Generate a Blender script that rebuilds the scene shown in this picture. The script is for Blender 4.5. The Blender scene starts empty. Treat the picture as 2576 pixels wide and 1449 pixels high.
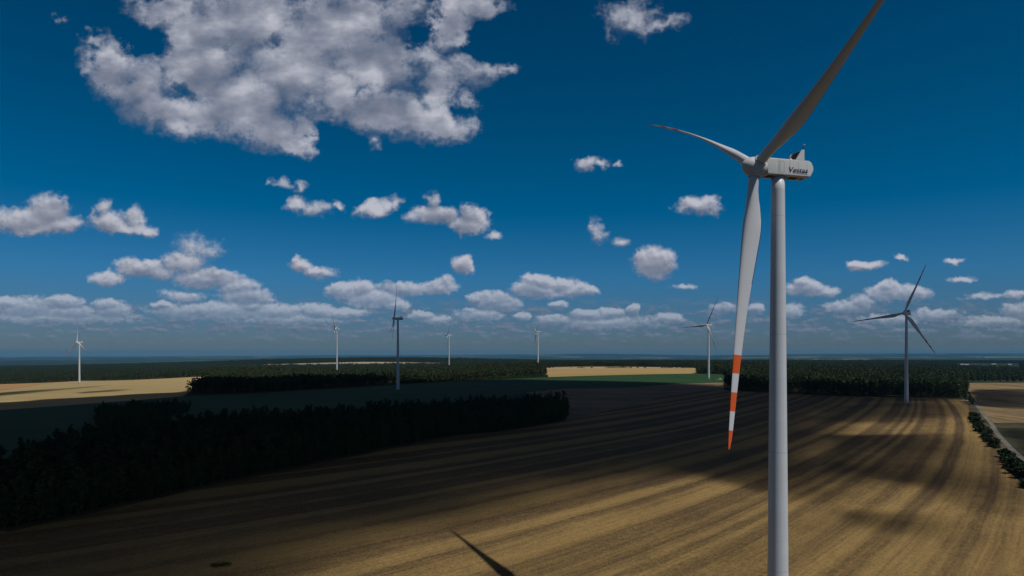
import bpy, bmesh, math, random
import numpy as np
from mathutils import Vector, Matrix, geometry
random.seed(7); RNG = np.random.default_rng(11)
SC = bpy.context.scene
COL = SC.collection
R = math.radians

# ------------------------------------------------------------------ camera
F, CX, YH, CZ = 1717.0, 1288.0, 889.0, 59.0      # focal length / centre / horizon of the 2576 px wide photograph, eye height
cam_d = bpy.data.cameras.new('camera')
cam = bpy.data.objects.new('camera', cam_d); COL.objects.link(cam)
cam.location = (0, 0, CZ)
cam.rotation_euler = (R(90), R(0.0), 0)
cam_d.sensor_width = 36.0
cam_d.lens = 36.0 * F / 2576.0
cam_d.shift_y = (YH - 724.5) / 2576.0
cam_d.clip_start = 1.0
cam_d.clip_end = 200000.0
SC.camera = cam

# ------------------------------------------------------------------ light
SUN = Vector((0.475, -0.393, 1.0)).normalized()   # towards the sun
sl = bpy.data.lights.new('sun', 'SUN'); sl.energy = 2.9; sl.angle = R(0.53); sl.color = (1.0, 0.965, 0.905)
so = bpy.data.objects.new('sun', sl); COL.objects.link(so)
so.rotation_euler = SUN.to_track_quat('Z', 'Y').to_euler(); so.location = (300, -250, 700)
SC.view_settings.view_transform = 'Standard'
SC.view_settings.look = 'None'
SC.view_settings.exposure = 0.0
SC.view_settings.gamma = 1.0
cy = SC.cycles
cy.use_denoising = True
cy.max_bounces = 5; cy.diffuse_bounces = 2; cy.glossy_bounces = 2; cy.transmission_bounces = 2
cy.volume_bounces = 0; cy.transparent_max_bounces = 8


class NT:
    """small helper that writes shader nodes"""
    def __init__(s, tree):
        s.t = tree
    def new(s, typ, **kw):
        n = s.t.nodes.new(typ)
        for k, v in kw.items():
            setattr(n, k, v)
        return n
    def put(s, sock, v):
        if isinstance(v, bpy.types.NodeSocket):
            s.t.links.new(v, sock)
        elif v is not None:
            sock.default_value = v
    def m(s, op, a, b=None, c=None, clamp=False):
        n = s.new('ShaderNodeMath', operation=op, use_clamp=clamp)
        s.put(n.inputs[0], a)
        if b is not None: s.put(n.inputs[1], b)
        if c is not None: s.put(n.inputs[2], c)
        return n.outputs[0]
    def v(s, op, a, b=None, c=None):
        n = s.new('ShaderNodeVectorMath', operation=op)
        s.put(n.inputs[0], a)
        if b is not None:
            s.put(n.inputs[3 if op == 'SCALE' else 1], b)
        if c is not None: s.put(n.inputs[2], c)
        return n.outputs[1] if op in ('LENGTH', 'DOT_PRODUCT', 'DISTANCE') else n.outputs[0]
    def mix(s, f, a, b, typ='MIX'):
        n = s.new('ShaderNodeMix', data_type='RGBA', blend_type=typ)
        s.put(n.inputs[0], f); s.put(n.inputs[6], a); s.put(n.inputs[7], b)
        return n.outputs[2]
    def noise(s, vec, scale, detail=3, rough=.5, color=False, dim='3D', lac=2.0):
        n = s.new('ShaderNodeTexNoise', noise_dimensions=dim)
        if vec is not None:
            s.put(n.inputs['W' if dim == '1D' else 'Vector'], vec)
        n.inputs['Scale'].default_value = scale; n.inputs['Detail'].default_value = detail
        n.inputs['Roughness'].default_value = rough; n.inputs['Lacunarity'].default_value = lac
        return n.outputs['Color' if color else 'Fac']
    def step(s, v, a, b, lo=0.0, hi=1.0, smooth=True):
        n = s.new('ShaderNodeMapRange', interpolation_type='SMOOTHSTEP' if smooth else 'LINEAR')
        s.put(n.inputs[0], v); n.inputs[1].default_value = a; n.inputs[2].default_value = b
        n.inputs[3].default_value = lo; n.inputs[4].default_value = hi
        return n.outputs[0]
    def ramp(s, f, stops):
        n = s.new('ShaderNodeValToRGB'); cr = n.color_ramp
        while len(cr.elements) < len(stops): cr.elements.new(0.5)
        for e, (p, c) in zip(cr.elements, stops):
            e.position = p; e.color = tuple(c) + (1,)
        s.put(n.inputs[0], f)
        return n.outputs[0]


def c4(*a): return tuple(a) + (1.0,)

# ------------------------------------------------------------------ sky and the clouds in it
W = bpy.data.worlds.new('World'); W.use_nodes = True
W.node_tree.nodes.clear()
n = NT(W.node_tree)
out = n.new('ShaderNodeOutputWorld')
sky = n.new('ShaderNodeTexSky', sky_type='NISHITA')
sky.sun_disc = False
sky.sun_elevation = math.asin(SUN.z); sky.sun_rotation = math.atan2(SUN.x, SUN.y)
sky.altitude = 150; sky.air_density = 1.0; sky.dust_density = 0.6; sky.ozone_density = 2.0
tc = n.new('ShaderNodeTexCoord').outputs['Generated']
sep = n.new('ShaderNodeSeparateXYZ'); n.put(sep.inputs[0], tc)
dx, dy, dz = sep.outputs
ysafe = n.m('MAXIMUM', dy, 0.05)
# the northern sky laid out by direction: X grows eastwards, Y grows downwards from high sky to horizon (8.89)
X = n.m('MULTIPLY_ADD', n.m('DIVIDE', dx, ysafe), 17.17, 12.88)
Y = n.m('MULTIPLY_ADD', n.m('DIVIDE', dz, ysafe), -17.17, 8.89)
elev = n.m('MAXIMUM', dz, 0.0)
tint = n.ramp(elev, [(0.0, (.50, .66, .92)), (0.012, (.36, .54, .82)), (0.04, (.30, .53, .90)), (0.11, (.17, .65, 1.10)), (0.20, (.0, .57, .94)), (0.33, (.0, .50, .78)), (0.48, (.0, .42, .68)), (0.62, (.04, .14, .20)), (1.0, (.06, .08, .09))])
skyc = n.mix(1.0, sky.outputs[0], tint, 'MULTIPLY')
# beyond the part laid out below: cloud cover added to make the ambient light neutral
zc_ = n.m('MAXIMUM', n.m('ABSOLUTE', dz), .12)
cs = n.new('ShaderNodeCombineXYZ'); n.put(cs.inputs[0], n.m('DIVIDE', dx, zc_)); n.put(cs.inputs[1], n.m('DIVIDE', dy, zc_))
rest = n.m('MULTIPLY', n.step(n.noise(cs.outputs[0], 1.1, 5, .6), .45, .55), n.step(dz, .02, .1))
skyr = n.mix(n.m('MULTIPLY', rest, .8), n.v('SCALE', skyc, .05), c4(.125, .112, .10))
bg_sky = n.new('ShaderNodeBackground'); n.put(bg_sky.inputs[0], skyr); bg_sky.inputs[1].default_value = 1.0
SKYS = 0.05

BL = [  # x, y, rx, ry, strength   (hundredths of the 2576 px layout)
 # the large cloud
 (2.75,1.65,.75,.85,1.1),(3.3,2.15,.95,.75,1.1),(4.1,2.6,1.1,.75,1.1),(4.9,2.9,1.0,.6,1.0),(3.0,1.05,.45,.25,.6),(2.35,.95,.35,.16,.4),
 (4.2,.25,1.1,.5,.9),(4.9,.9,1.1,.75,1.1),(5.0,1.8,1.3,1.0,1.2),(6.1,2.6,1.4,.95,1.2),(6.9,3.3,.95,.65,1.1),(7.4,3.6,.6,.42,1.0),(7.7,3.25,.42,.5,.8),
 (6.2,.6,1.7,1.1,1.1),(7.4,1.6,1.6,1.3,1.2),(8.5,.7,1.6,1.1,1.1),(8.6,2.4,1.2,.9,1.1),(9.4,1.6,1.3,1.0,1.1),(9.6,2.9,1.2,.62,1.1),(10.6,3.0,1.0,.62,1.1),(11.3,3.2,.72,.5,1.1),(10.2,.5,.8,.7,.75),
 (11.35,.5,.55,.95,1.0),(11.9,.2,.9,.32,.8),(11.0,2.2,.7,.7,.8),(11.7,1.75,.8,.38,.62),(12.4,1.75,.5,.26,.5),(12.8,1.7,.28,.14,.36),(11.8,2.3,.25,.5,.4),(10.9,1.45,.6,.5,.6),
 (9.4,3.62,.25,.2,.3),(3.8,3.1,.35,.2,.3),(1.48,.48,.10,.12,.2),
 (6.9,1.15,.5,.35,-.5),(4.45,2.35,.5,.3,-.5),(8.35,3.4,.7,.45,-.75),(3.5,.95,.75,.55,-.7),(10.45,.75,.7,.6,-.6),(12.4,1.0,.8,.6,-.7),(9.0,2.35,.2,.4,-.4),(11.6,2.9,.3,.5,-.3),(3.2,2.0,.3,.2,-.35),
 # high wisps to its right
 (15.9,.35,.75,.5,.55),(16.6,.6,.55,.22,.45),(15.4,.75,.22,.3,.4),
 (14.8,4.1,.42,.2,.75),(15.2,4.22,.2,.15,.5),(15.56,4.12,.09,.12,.4),
 # middle band
 (17.6,5.22,.62,.26,.9),(17.25,5.3,.3,.12,.5),(16.45,6.62,.62,.42,1.2),(16.2,6.45,.3,.25,.8),(16.8,6.5,.3,.3,.8),(15.08,5.8,.2,.32,.38),(15.6,6.07,.25,.15,.38),
 (11.68,6.66,.3,.3,.95),(7.6,6.7,.35,.22,.75),(7.9,6.88,.3,.16,.7),(7.45,6.55,.16,.16,.5),(8.2,6.9,.3,.14,.4),
 (7.45,5.12,.4,.26,.75),(7.9,5.3,.42,.2,.5),(8.5,5.17,.16,.14,.45),(7.6,4.7,.2,.13,.42),(7.15,4.67,.28,.09,.3),(6.8,4.7,.1,.06,.3),
 (9.45,5.25,.55,.28,.95),(9.75,5.1,.35,.25,.7),(10.95,5.4,.7,.28,.95),(10.8,5.05,.25,.3,.6),(11.75,5.6,.55,.25,1),(11.9,5.35,.35,.32,.95),(12.38,5.9,.22,.14,.4),
 (.55,5.5,.95,.35,1),(1.2,5.3,.62,.5,1),(1.5,5.65,.7,.25,.9),(.9,5.75,1.0,.18,.6),(2.75,5.55,.45,.3,.95),(2.6,5.25,.25,.25,.6),(3.05,5.7,.75,.2,.9),(3.35,5.45,.3,.3,.7),(3.65,5.75,.3,.13,.6),
 (4.9,6.25,.5,.35,.28),(5.3,6.3,.25,.2,.25),
 (2.7,7.0,.55,.22,.95),(3.6,6.75,.72,.28,1),(3.9,6.85,.6,.22,.9),(4.6,6.6,.6,.32,.62),(5.2,7.0,.9,.26,1),(5.4,6.85,.4,.2,.8),(6.0,7.2,.6,.22,.7),
 (6.15,7.45,.7,.28,.9),(6.5,7.55,.4,.2,.6),(4.6,7.42,.6,.16,.5),
 # towards the horizon
 (8.7,7.35,.5,.28,1.1),(9.15,7.3,.4,.28,1),(9.4,7.55,.8,.26,1.1),(9.95,7.68,.4,.18,.9),(10.2,7.25,.8,.22,.7),(11.0,7.25,.5,.2,.8),(11.25,7.15,.2,.18,.6),
 (.2,7.6,.5,.22,.8),(.7,7.72,.9,.3,.8),(1.62,7.62,.55,.2,1),(1.7,7.85,.9,.22,.8),(2.65,7.65,.4,.16,.9),(2.85,7.8,.5,.22,.9),(1.5,8.0,2.2,.16,.6),
 (4.1,7.65,.32,.1,.8),(4.9,7.8,1.3,.24,.75),(5.7,7.85,1.0,.26,.7),(6.9,7.85,1.0,.24,.75),(6.35,7.72,.4,.16,.8),(8.0,7.82,.5,.2,1),(8.7,7.88,.7,.15,.9),(7.4,8.05,1.5,.16,.55),
 (12.4,7.58,.6,.26,1),(12.0,7.5,.3,.18,.8),(12.8,7.68,.35,.18,.8),(12.1,7.92,.7,.18,.6),(13.6,7.1,.55,.22,1),(13.5,7.3,.72,.26,1.1),(14.1,7.15,.45,.2,1),(14.4,7.3,.5,.22,1.1),(14.8,7.35,.35,.16,.9),(14.05,7.65,.28,.12,.8),
 (13.15,7.95,.2,.13,.9),(13.9,8.05,.5,.15,.8),(14.8,7.9,.5,.16,.9),(15.35,7.85,.4,.17,1),(15.93,7.8,.22,.16,1),(16.8,8.0,.42,.13,.85),(15.3,8.1,1.5,.2,.55),(10.6,7.95,.35,.12,.8),(11.0,8.05,.5,.13,.6),
 (20.3,7.22,.6,.24,1.05),(20.2,7.1,.3,.2,.9),(20.8,7.32,.4,.15,.8),(21.8,6.72,.5,.13,.75),(21.55,6.65,.25,.1,.6),(22.68,6.5,.22,.09,.5),(23.98,6.53,.22,.1,.6),(24.2,7.02,.4,.08,.4),
 (22.4,7.38,.7,.24,1),(22.3,7.25,.35,.2,1),(22.9,7.4,.6,.2,.8),(21.3,7.7,.6,.2,.9),(21.7,7.6,.4,.2,.8),(19.0,7.72,.25,.15,.9),(19.9,7.8,.4,.2,.5),(25.5,7.42,.3,.13,.8),(25.6,7.8,.45,.22,.7),
 (17.25,7.2,.3,.08,.3),(24.8,7.46,.6,.09,.35),(23.5,7.9,.7,.14,.5),(25.0,8.1,1.0,.16,.5),(22.3,8.05,.9,.14,.5),(18.2,7.75,.4,.14,.5),
]
P = n.new('ShaderNodeCombineXYZ'); n.put(P.inputs[0], X); n.put(P.inputs[1], Y); P = P.outputs[0]
FAR = n.m('MULTIPLY', n.m('SUBTRACT', 8.9, Y), 1 / 8.9)                       # 1 high up, 0 at the horizon
size = n.step(FAR, 0.05, 0.75, 0.22, 1.0, smooth=False)

def field_group(blobs):
    """node group: how deep a direction lies inside the clouds - the swelling of the blobs, frayed by noise"""
    t = bpy.data.node_groups.new('cloud_field', 'ShaderNodeTree')
    t.interface.new_socket('Direction', in_out='INPUT', socket_type='NodeSocketVector'); t.interface.new_socket('Size', in_out='INPUT', socket_type='NodeSocketFloat')
    t.interface.new_socket('Depth', in_out='OUTPUT', socket_type='NodeSocketFloat')
    g = NT(t); gi = g.new('NodeGroupInput'); go = g.new('NodeGroupOutput'); Pv, sz = gi.outputs[0], gi.outputs[1]
    w1 = g.v('SUBTRACT', g.noise(Pv, 1.15, 4, .6, color=True), (.5, .5, .5))
    w2 = g.v('SUBTRACT', g.noise(Pv, 4.2, 4, .52, color=True), (.5, .5, .5))
    Pw = g.v('ADD', Pv, g.v('SCALE', g.v('MULTIPLY', w1, (1.35, 1.05, 0)), sz))
    Pw = g.v('ADD', Pw, g.v('SCALE', g.v('MULTIPLY', w2, (.42, .36, 0)), sz))
    acc = None; capped = False
    for (x, y, rx, ry, st) in sorted(blobs, key=lambda b: -b[4]):
        q = g.v('MULTIPLY_ADD', Pw, (1 / rx, 1 / ry, 0), (-x / rx, -y / ry, 0))
        d = g.m('MULTIPLY_ADD', g.v('LENGTH', q), -st, st)
        if st < 0:      # a hole
            if not capped: acc = g.m('MULTIPLY', g.m('TANH', g.m('MULTIPLY', acc, 1.15)), .88); capped = True
            acc = g.m('ADD', acc, g.m('MINIMUM', g.m('MULTIPLY', g.m('ADD', d, 0), 1.0), 0.0)); continue
        acc = g.m('MAXIMUM', d, -1.0) if acc is None else g.m('SMOOTH_MAX', acc, d, 0.25)
    if not capped: acc = g.m('MULTIPLY', g.m('TANH', g.m('MULTIPLY', acc, 1.15)), .88)
    g.put(go.inputs[0], acc)
    return t
def use_field(t, Pv):
    gn = n.new('ShaderNodeGroup'); gn.node_tree = t
    n.put(gn.inputs[0], Pv); n.put(gn.inputs[1], size)
    return gn.outputs[0]

def shade_clouds(blobs):
    fg = field_group(blobs)
    L = n.new('ShaderNodeCombineXYZ')
    n.put(L.inputs[0], n.m('MULTIPLY', size, .10)); n.put(L.inputs[1], n.m('MULTIPLY', size, -.26))
    d0 = use_field(fg, P); d1 = use_field(fg, n.v('ADD', P, L.outputs[0]))
    tt = n.step(FAR, .10, .45)
    pa = n.noise(n.v('MULTIPLY', P, (1, 1.25, 1)), 2.6, 6, .58); pb = n.noise(n.v('MULTIPLY', P, (1, 1.5, 1)), 6.5, 5, .58)
    puff = n.m('SUBTRACT', n.m('ADD', n.m('MULTIPLY', pa, tt), n.m('MULTIPLY', pb, n.m('SUBTRACT', 1.0, tt))), .5)
    fine = n.m('SUBTRACT', n.noise(P, 9.0, 4, .55), .5)
    soft = n.m('SUBTRACT', n.noise(n.v('MULTIPLY', P, (.8, 1.3, 1)), .95, 4, .5), .5)
    dens = n.m('ADD', d0, n.m('ADD', n.m('MULTIPLY', puff, n.m('MULTIPLY_ADD', size, -.22, .66)), n.m('MULTIPLY', fine, .2)))
    alpha = n.m('DIVIDE', n.m('ADD', dens, .12), n.m('MULTIPLY_ADD', size, .62, .20), clamp=True)
    alpha = n.step(alpha, 0, 1)
    calm = n.step(dens, .12, .6, 1.0, .08)                       # deep inside a cloud the small billows melt together
    calm = n.m('MAXIMUM', calm, n.m('MULTIPLY_ADD', size, -1.0, 1.15))
    lit = n.m('ADD', n.m('MULTIPLY', n.m('MULTIPLY', n.m('SUBTRACT', d0, d1), 1.7), calm), .50)
    lit = n.m('ADD', lit, n.m('MULTIPLY', n.m('MULTIPLY', puff, .95), calm))
    lit = n.m('ADD', lit, n.m('MULTIPLY', n.m('MULTIPLY', fine, .35), calm))
    lit = n.m('ADD', lit, n.m('MULTIPLY', soft, n.m('MULTIPLY', size, 3.0)))
    lit = n.m('SUBTRACT', lit, n.step(dens, .3, .9, -.10, .06), clamp=True)
    return alpha, lit

def cell(blobs):
    alpha, lit = shade_clouds(blobs)
    col = n.ramp(lit, [(0.0, (.135, .165, .235)), (.35, (.20, .225, .295)), (.65, (.30, .32, .39)), (1.0, (.50, .51, .575))])
    # air in front of the far clouds
    col = n.mix(n.step(FAR, .0, .26, .74, .0, smooth=False), col, n.v('SCALE', skyc, SKYS * 1.18))
    base = n.v('SCALE', skyc, SKYS)
    # low broken deck near the horizon
    dk = n.v('MULTIPLY', P, (1, 2.6, 1))
    deck = n.noise(dk, 1.7, 7, .62); deck2 = n.noise(n.v('ADD', dk, (.05, -.16, 0)), 1.7, 7, .62)
    a2 = n.m('MULTIPLY', n.step(deck, .44, .60), n.m('MULTIPLY', n.step(FAR, .015, .07), n.step(FAR, .11, .165, .80, 0)))
    dl = n.m('ADD', n.m('MULTIPLY', n.m('SUBTRACT', deck, deck2), 3.2), .42, clamp=True)
    base = n.mix(a2, base, n.mix(dl, c4(.075, .125, .205), c4(.20, .235, .31)))
    res = n.mix(n.m('MULTIPLY', alpha, .97), base, col)
    b = n.new('ShaderNodeBackground'); n.put(b.inputs[0], res); b.inputs[1].default_value = 1.0
    return b.outputs[0]

def inside(b, x0, x1, y0, y1):
    m = 1.35
    return b[0] + b[2] * m + 1.2 > x0 and b[0] - b[2] * m - 1.2 < x1 and b[1] + b[3] * m + .8 > y0 and b[1] - b[3] * m - .8 < y1
def mixs(f, a, b):
    mm = n.new('ShaderNodeMixShader'); n.put(mm.inputs[0], f); n.put(mm.inputs[1], a); n.put(mm.inputs[2], b)
    return mm.outputs[0]
def cols(edges, y0, y1):
    sh = None
    for i in range(len(edges) - 1):
        c = cell([b for b in BL if inside(b, edges[i], edges[i + 1], y0, y1)])
        sh = c if sh is None else mixs(n.m('GREATER_THAN', X, edges[i]), sh, c)
    return sh
low = cols([-3, 4.6, 9.0, 13.0, 17.5, 29], 6.0, 9.2)
mid = cols([-3, 5.5, 12.6, 29], 4.3, 6.0)
top = cols([-3, 14.0, 29], -3, 4.3)
front = mixs(n.m('GREATER_THAN', Y, 6.0), mixs(n.m('GREATER_THAN', Y, 4.3), top, mid), low)
# elsewhere the unseen sky with its added cloud cover
isf = n.m('MULTIPLY', n.m('MULTIPLY', n.m('GREATER_THAN', dy, .2), n.m('GREATER_THAN', Y, -2.5)),
          n.m('MULTIPLY', n.m('GREATER_THAN', X, -3), n.m('LESS_THAN', X, 29)))
isf = n.m('MULTIPLY', isf, n.m('LESS_THAN', Y, 9.1))
n.put(out.inputs[0], mixs(isf, bg_sky.outputs[0], front))
SC.world = W
W.cycles.sampling_method = 'MANUAL'; W.cycles.sample_map_resolution = 256

# ------------------------------------------------------------------ object helpers
def tag(o, label=None, cat=None, group=None, kind=None):
    if label: o['label'] = label
    if cat: o['category'] = cat
    if group: o['group'] = group
    if kind: o['kind'] = kind
    return o
def link(name, me, mats, parent=None, smooth=False):
    o = bpy.data.objects.new(name, me); COL.objects.link(o)
    for m_ in (mats if isinstance(mats, (list, tuple)) else [mats]):
        me.materials.append(m_)
    if parent is not None: o.parent = parent
    if smooth:
        me.shade_smooth()
    return o
def from_bm(name, bm, mats, parent=None, smooth=False):
    me = bpy.data.meshes.new(name); bm.to_mesh(me); bm.free()
    return link(name, me, mats, parent, smooth)
def pydata(name, vs, fs, mats, parent=None, smooth=False, mi=None):
    me = bpy.data.meshes.new(name); me.from_pydata([tuple(v) for v in vs], [], fs)
    if mi is not None: me.polygons.foreach_set('material_index', mi)
    me.update()
    return link(name, me, mats, parent, smooth)
def empty(name, loc=(0, 0, 0), rz=0):
    o = bpy.data.objects.new(name, None); COL.objects.link(o); o.location = loc; o.rotation_euler = (0, 0, rz)
    o.empty_display_size = 1
    return o
def copy_tree(o, parent=None):
    c = o.copy(); COL.objects.link(c); c.parent = parent
    for ch in list(o.children): copy_tree(ch, c)
    return c

def material(name):
    m_ = bpy.data.materials.new(name); m_.use_nodes = True
    t = m_.node_tree; b = t.nodes['Principled BSDF']
    return m_, NT(t), b
def mat(name, col, rough=.6, spec=.4, metal=0, var=.08, scale=.6, bump=0.0):
    m_, k, b = material(name)
    co = k.new('ShaderNodeTexCoord').outputs['Object']
    f = k.noise(co, scale, 5, .6)
    c = k.mix(f, c4(*[x * (1 - var) for x in col]), c4(*[min(1, x * (1 + var)) for x in col]))
    k.put(b.inputs['Base Color'], c)
    b.inputs['Roughness'].default_value = rough; b.inputs['Specular IOR Level'].default_value = spec; b.inputs['Metallic'].default_value = metal
    if bump:
        bn = k.new('ShaderNodeBump'); bn.inputs['Strength'].default_value = bump; bn.inputs['Distance'].default_value = .05
        k.put(bn.inputs['Height'], k.noise(co, scale * 8, 4)); k.put(b.inputs['Normal'], bn.outputs[0])
    return m_

# ------------------------------------------------------------------ terrain
CP = np.array([(50,133,-59),(-170,230,-61),(100,300,-58),(0,400,-57),(44,569,-56),(250,350,-57),(422,730,-53),(520,783,-53),(291,913,-50),
 (351,1219,-45),(67,1775,-44),(-154,922,-49),(-500,475,-63),(-566,755,-63),(-993,1566,-70),(-480,985,-58),(-705,1600,-54),(-412,1604,-57),
 (-193,2091,-59),(200,2300,-45),(500,2300,-45),(-1500,2600,-80),(0,3000,-62),(1000,1500,-56),(1500,3000,-62),(-1200,700,-66),(900,500,-58),
 (0,-400,-60),(-800,-200,-62),(900,-300,-58),(-2500,2500,-95),(2500,1500,-62),(-300,1300,-56),(-2200,4000,-86),(-1500,4350,-58),(-650,4350,-46),(-700,3300,-76),(-1500,3300,-84),
 (0,4300,-58),(1500,4300,-62),(3000,4500,-64),(-3500,5500,-95),(3500,5500,-66),(0,5500,-75),(-2500,500,-80),(2500,0,-60),(-2000,-1500,-60),(2000,-1500,-60)], float)
def _U(r2):
    r2 = np.maximum(r2, 1e-9); return .5 * r2 * np.log(r2)
_p = CP[:, :2] / 1000; _n = len(_p)
_K = _U(((_p[:, None] - _p[None]) ** 2).sum(-1)) + np.eye(_n) * 2e-3
_Pm = np.hstack([np.ones((_n, 1)), _p]); _A = np.block([[_K, _Pm], [_Pm.T, np.zeros((3, 3))]])
_w = np.linalg.solve(_A, np.concatenate([CP[:, 2], np.zeros(3)]))
def sstep(a, b, x):
    t = np.clip((x - a) / (b - a), 0, 1); return t * t * (3 - 2 * t)
def H(x, y):
    """terrain height (eye level = CZ) at arrays x, y"""
    x = np.asarray(x, float); y = np.asarray(y, float)
    q = np.stack([x.ravel(), y.ravel()], -1) / 1000
    cl = np.clip(q, (-4.5, -2.5), (4.5, 6.5))
    z = np.zeros(len(q))
    for i0 in range(0, len(q), 20000):
        c = cl[i0:i0 + 20000]
        z[i0:i0 + 20000] = _U(((c[:, None] - _p[None]) ** 2).sum(-1)) @ _w[:_n] + _w[_n] + c @ _w[_n + 1:]
    # far plain with low hills
    r = np.hypot(q[:, 0], q[:, 1]); a = np.arctan2(q[:, 0], q[:, 1])
    right = sstep(.05, .45, a)
    zf = -150 * (1 - right) - 95 * right
    far = sstep(16, 30, r)
    hill = (118 * np.exp(-((a - .10) / .16) ** 2) + 55 * np.exp(-((a + .22) / .2) ** 2) + 75 * sstep(.25, .5, a) + 8)
    zf = zf + far * hill + (10 + 14 * right) * (np.sin(q[:, 0] * .9 + q[:, 1] * .3) * np.sin(q[:, 1] * .6 + 1) + .5 * np.sin(q[:, 1] * 1.7 + q[:, 0] * .5)) * sstep(5, 9, r) * (1 - .5 * far)
    t = sstep(4.8, 9.0, r)
    z = z * (1 - t) + zf * t
    return (z + CZ).reshape(x.shape)
def H1(x, y): return float(H(np.array([x]), np.array([y]))[0])
def at(px, py):
    """ground point seen at a pixel of the 2576 px wide photograph"""
    u = (px - CX) / F; v = (YH - py) / F
    ys = np.concatenate([np.linspace(60, 3000, 1500), np.linspace(3010, 12000, 900)])
    d = CZ + v * ys - H(u * ys, ys)
    i = np.argmax(d < 0) if (d < 0).any() else len(ys) - 1
    if i == 0: yy = ys[0]
    else: yy = ys[i - 1] + (ys[i] - ys[i - 1]) * d[i - 1] / (d[i - 1] - d[i] + 1e-12)
    return (u * yy, yy)

def dens_poly(pts, step):
    o = []
    for i in range(len(pts)):
        a = np.array(pts[i]); b = np.array(pts[(i + 1) % len(pts)])
        k = max(1, int(np.hypot(*(b - a)) / step))
        for j in range(k): o.append(a + (b - a) * j / k)
    return o
def inpoly(x, y, poly):
    x = np.asarray(x); y = np.asarray(y); c = np.zeros(x.shape, bool); n_ = len(poly)
    for i in range(n_):
        x1, y1 = poly[i]; x2, y2 = poly[(i + 1) % n_]
        if y1 == y2: continue
        k = ((y1 > y) != (y2 > y)) & (x < (x2 - x1) * (y - y1) / (y2 - y1) + x1)
        c ^= k
    return c
def sdist(x, y, poly):
    x = np.asarray(x, float); y = np.asarray(y, float); d = np.full(x.shape, 1e18)
    for i in range(len(poly)):
        a = np.array(poly[i]); b = np.array(poly[(i + 1) % len(poly)]); ab = b - a
        t = np.clip(((x - a[0]) * ab[0] + (y - a[1]) * ab[1]) / max(ab @ ab, 1e-9), 0, 1)
        d = np.minimum(d, np.hypot(x - a[0] - t * ab[0], y - a[1] - t * ab[1]))
    return d * np.where(inpoly(x, y, poly), 1, -1)
def cdt(poly, step, jit=.0):
    b = dens_poly(poly, step); P_ = np.array(b)
    lo, hi = P_.min(0), P_.max(0)
    gx, gy = np.meshgrid(np.arange(lo[0] + step / 2, hi[0], step), np.arange(lo[1] + step / 2, hi[1], step))
    gx, gy = gx.ravel(), gy.ravel()
    k = sdist(gx, gy, poly) > step * .45
    pts = [Vector(p) for p in b] + [Vector((x, y)) for x, y in zip(gx[k], gy[k])]
    nb = len(b)
    vs, es, fs, _, _, _ = geometry.delaunay_2d_cdt(pts, [], [list(range(nb))], 1, 1e-4)
    return np.array([tuple(v) for v in vs]), [list(f) for f in fs]
def sheet(name, poly, step, dz, m_, kind='structure'):
    v, f = cdt(poly, step)
    z = H(v[:, 0], v[:, 1]) + dz
    o = pydata(name, np.column_stack([v, z]), f, m_, smooth=True)
    return tag(o, kind=kind)

# base ground: one sheet out to the horizon, finer near the camera
def ground_material():
    m_, k, b = material('ground')
    co = k.new('ShaderNodeTexCoord').outputs['Object']
    sp = k.new('ShaderNodeSeparateXYZ'); k.put(sp.inputs[0], co)
    rr = k.v('LENGTH', k.v('MULTIPLY', co, (1, 1, 0)))
    near = k.mix(k.noise(co, .03, 6, .6), c4(.030, .034, .016), c4(.055, .045, .022))
    wood = k.mix(k.noise(co, .004, 8, .65), c4(.016, .028, .016), c4(.030, .042, .022))
    vor = k.new('ShaderNodeTexVoronoi'); k.put(vor.inputs['Vector'], k.v('MULTIPLY', co, (1, .75, 0))); vor.inputs['Scale'].default_value = .0011
    fields = k.ramp(vor.outputs['Color'], [(0, (.03, .045, .025)), (.35, (.035, .05, .028)), (.5, (.20, .17, .11)), (.62, (.04, .08, .04)), (.8, (.05, .09, .045)), (1, (.30, .26, .20))])
    fmask = k.m('MULTIPLY', k.step(k.noise(co, .00028, 6, .65), .515, .55), k.step(rr, 4600, 7000))
    far = k.mix(fmask, wood, fields)
    k.put(b.inputs['Base Color'], k.mix(k.step(rr, 900, 1500), near, far))
    b.inputs['Roughness'].default_value = .95; b.inputs['Specular IOR Level'].default_value = .1
    return m_
def build_ground():
    ang = np.linspace(-math.pi, math.pi, 361)[:-1]
    # denser towards the view
    ang = np.sort(np.concatenate([ang[(np.abs(ang) > .8)], np.linspace(-.8, .8, 420)]))
    rad = np.concatenate([np.arange(12, 400, 14), np.geomspace(400, 34000, 210)])
    A_, R_ = np.meshgrid(ang, rad); x = R_ * np.sin(A_); y = R_ * np.cos(A_)
    z = H(x, y)
    nr, na = A_.shape
    vs = np.column_stack([x.ravel(), y.ravel(), z.ravel()])
    fs = []
    for i in range(nr - 1):
        for j in range(na):
            j2 = (j + 1) % na
            fs.append((i * na + j, (i) * na + j2, (i + 1) * na + j2, (i + 1) * na + j))
    fs.append(tuple(range(na))[::-1])
    o = pydata('ground', vs, fs, ground_material(), smooth=True); tag(o, kind='structure')
build_ground()

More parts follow.
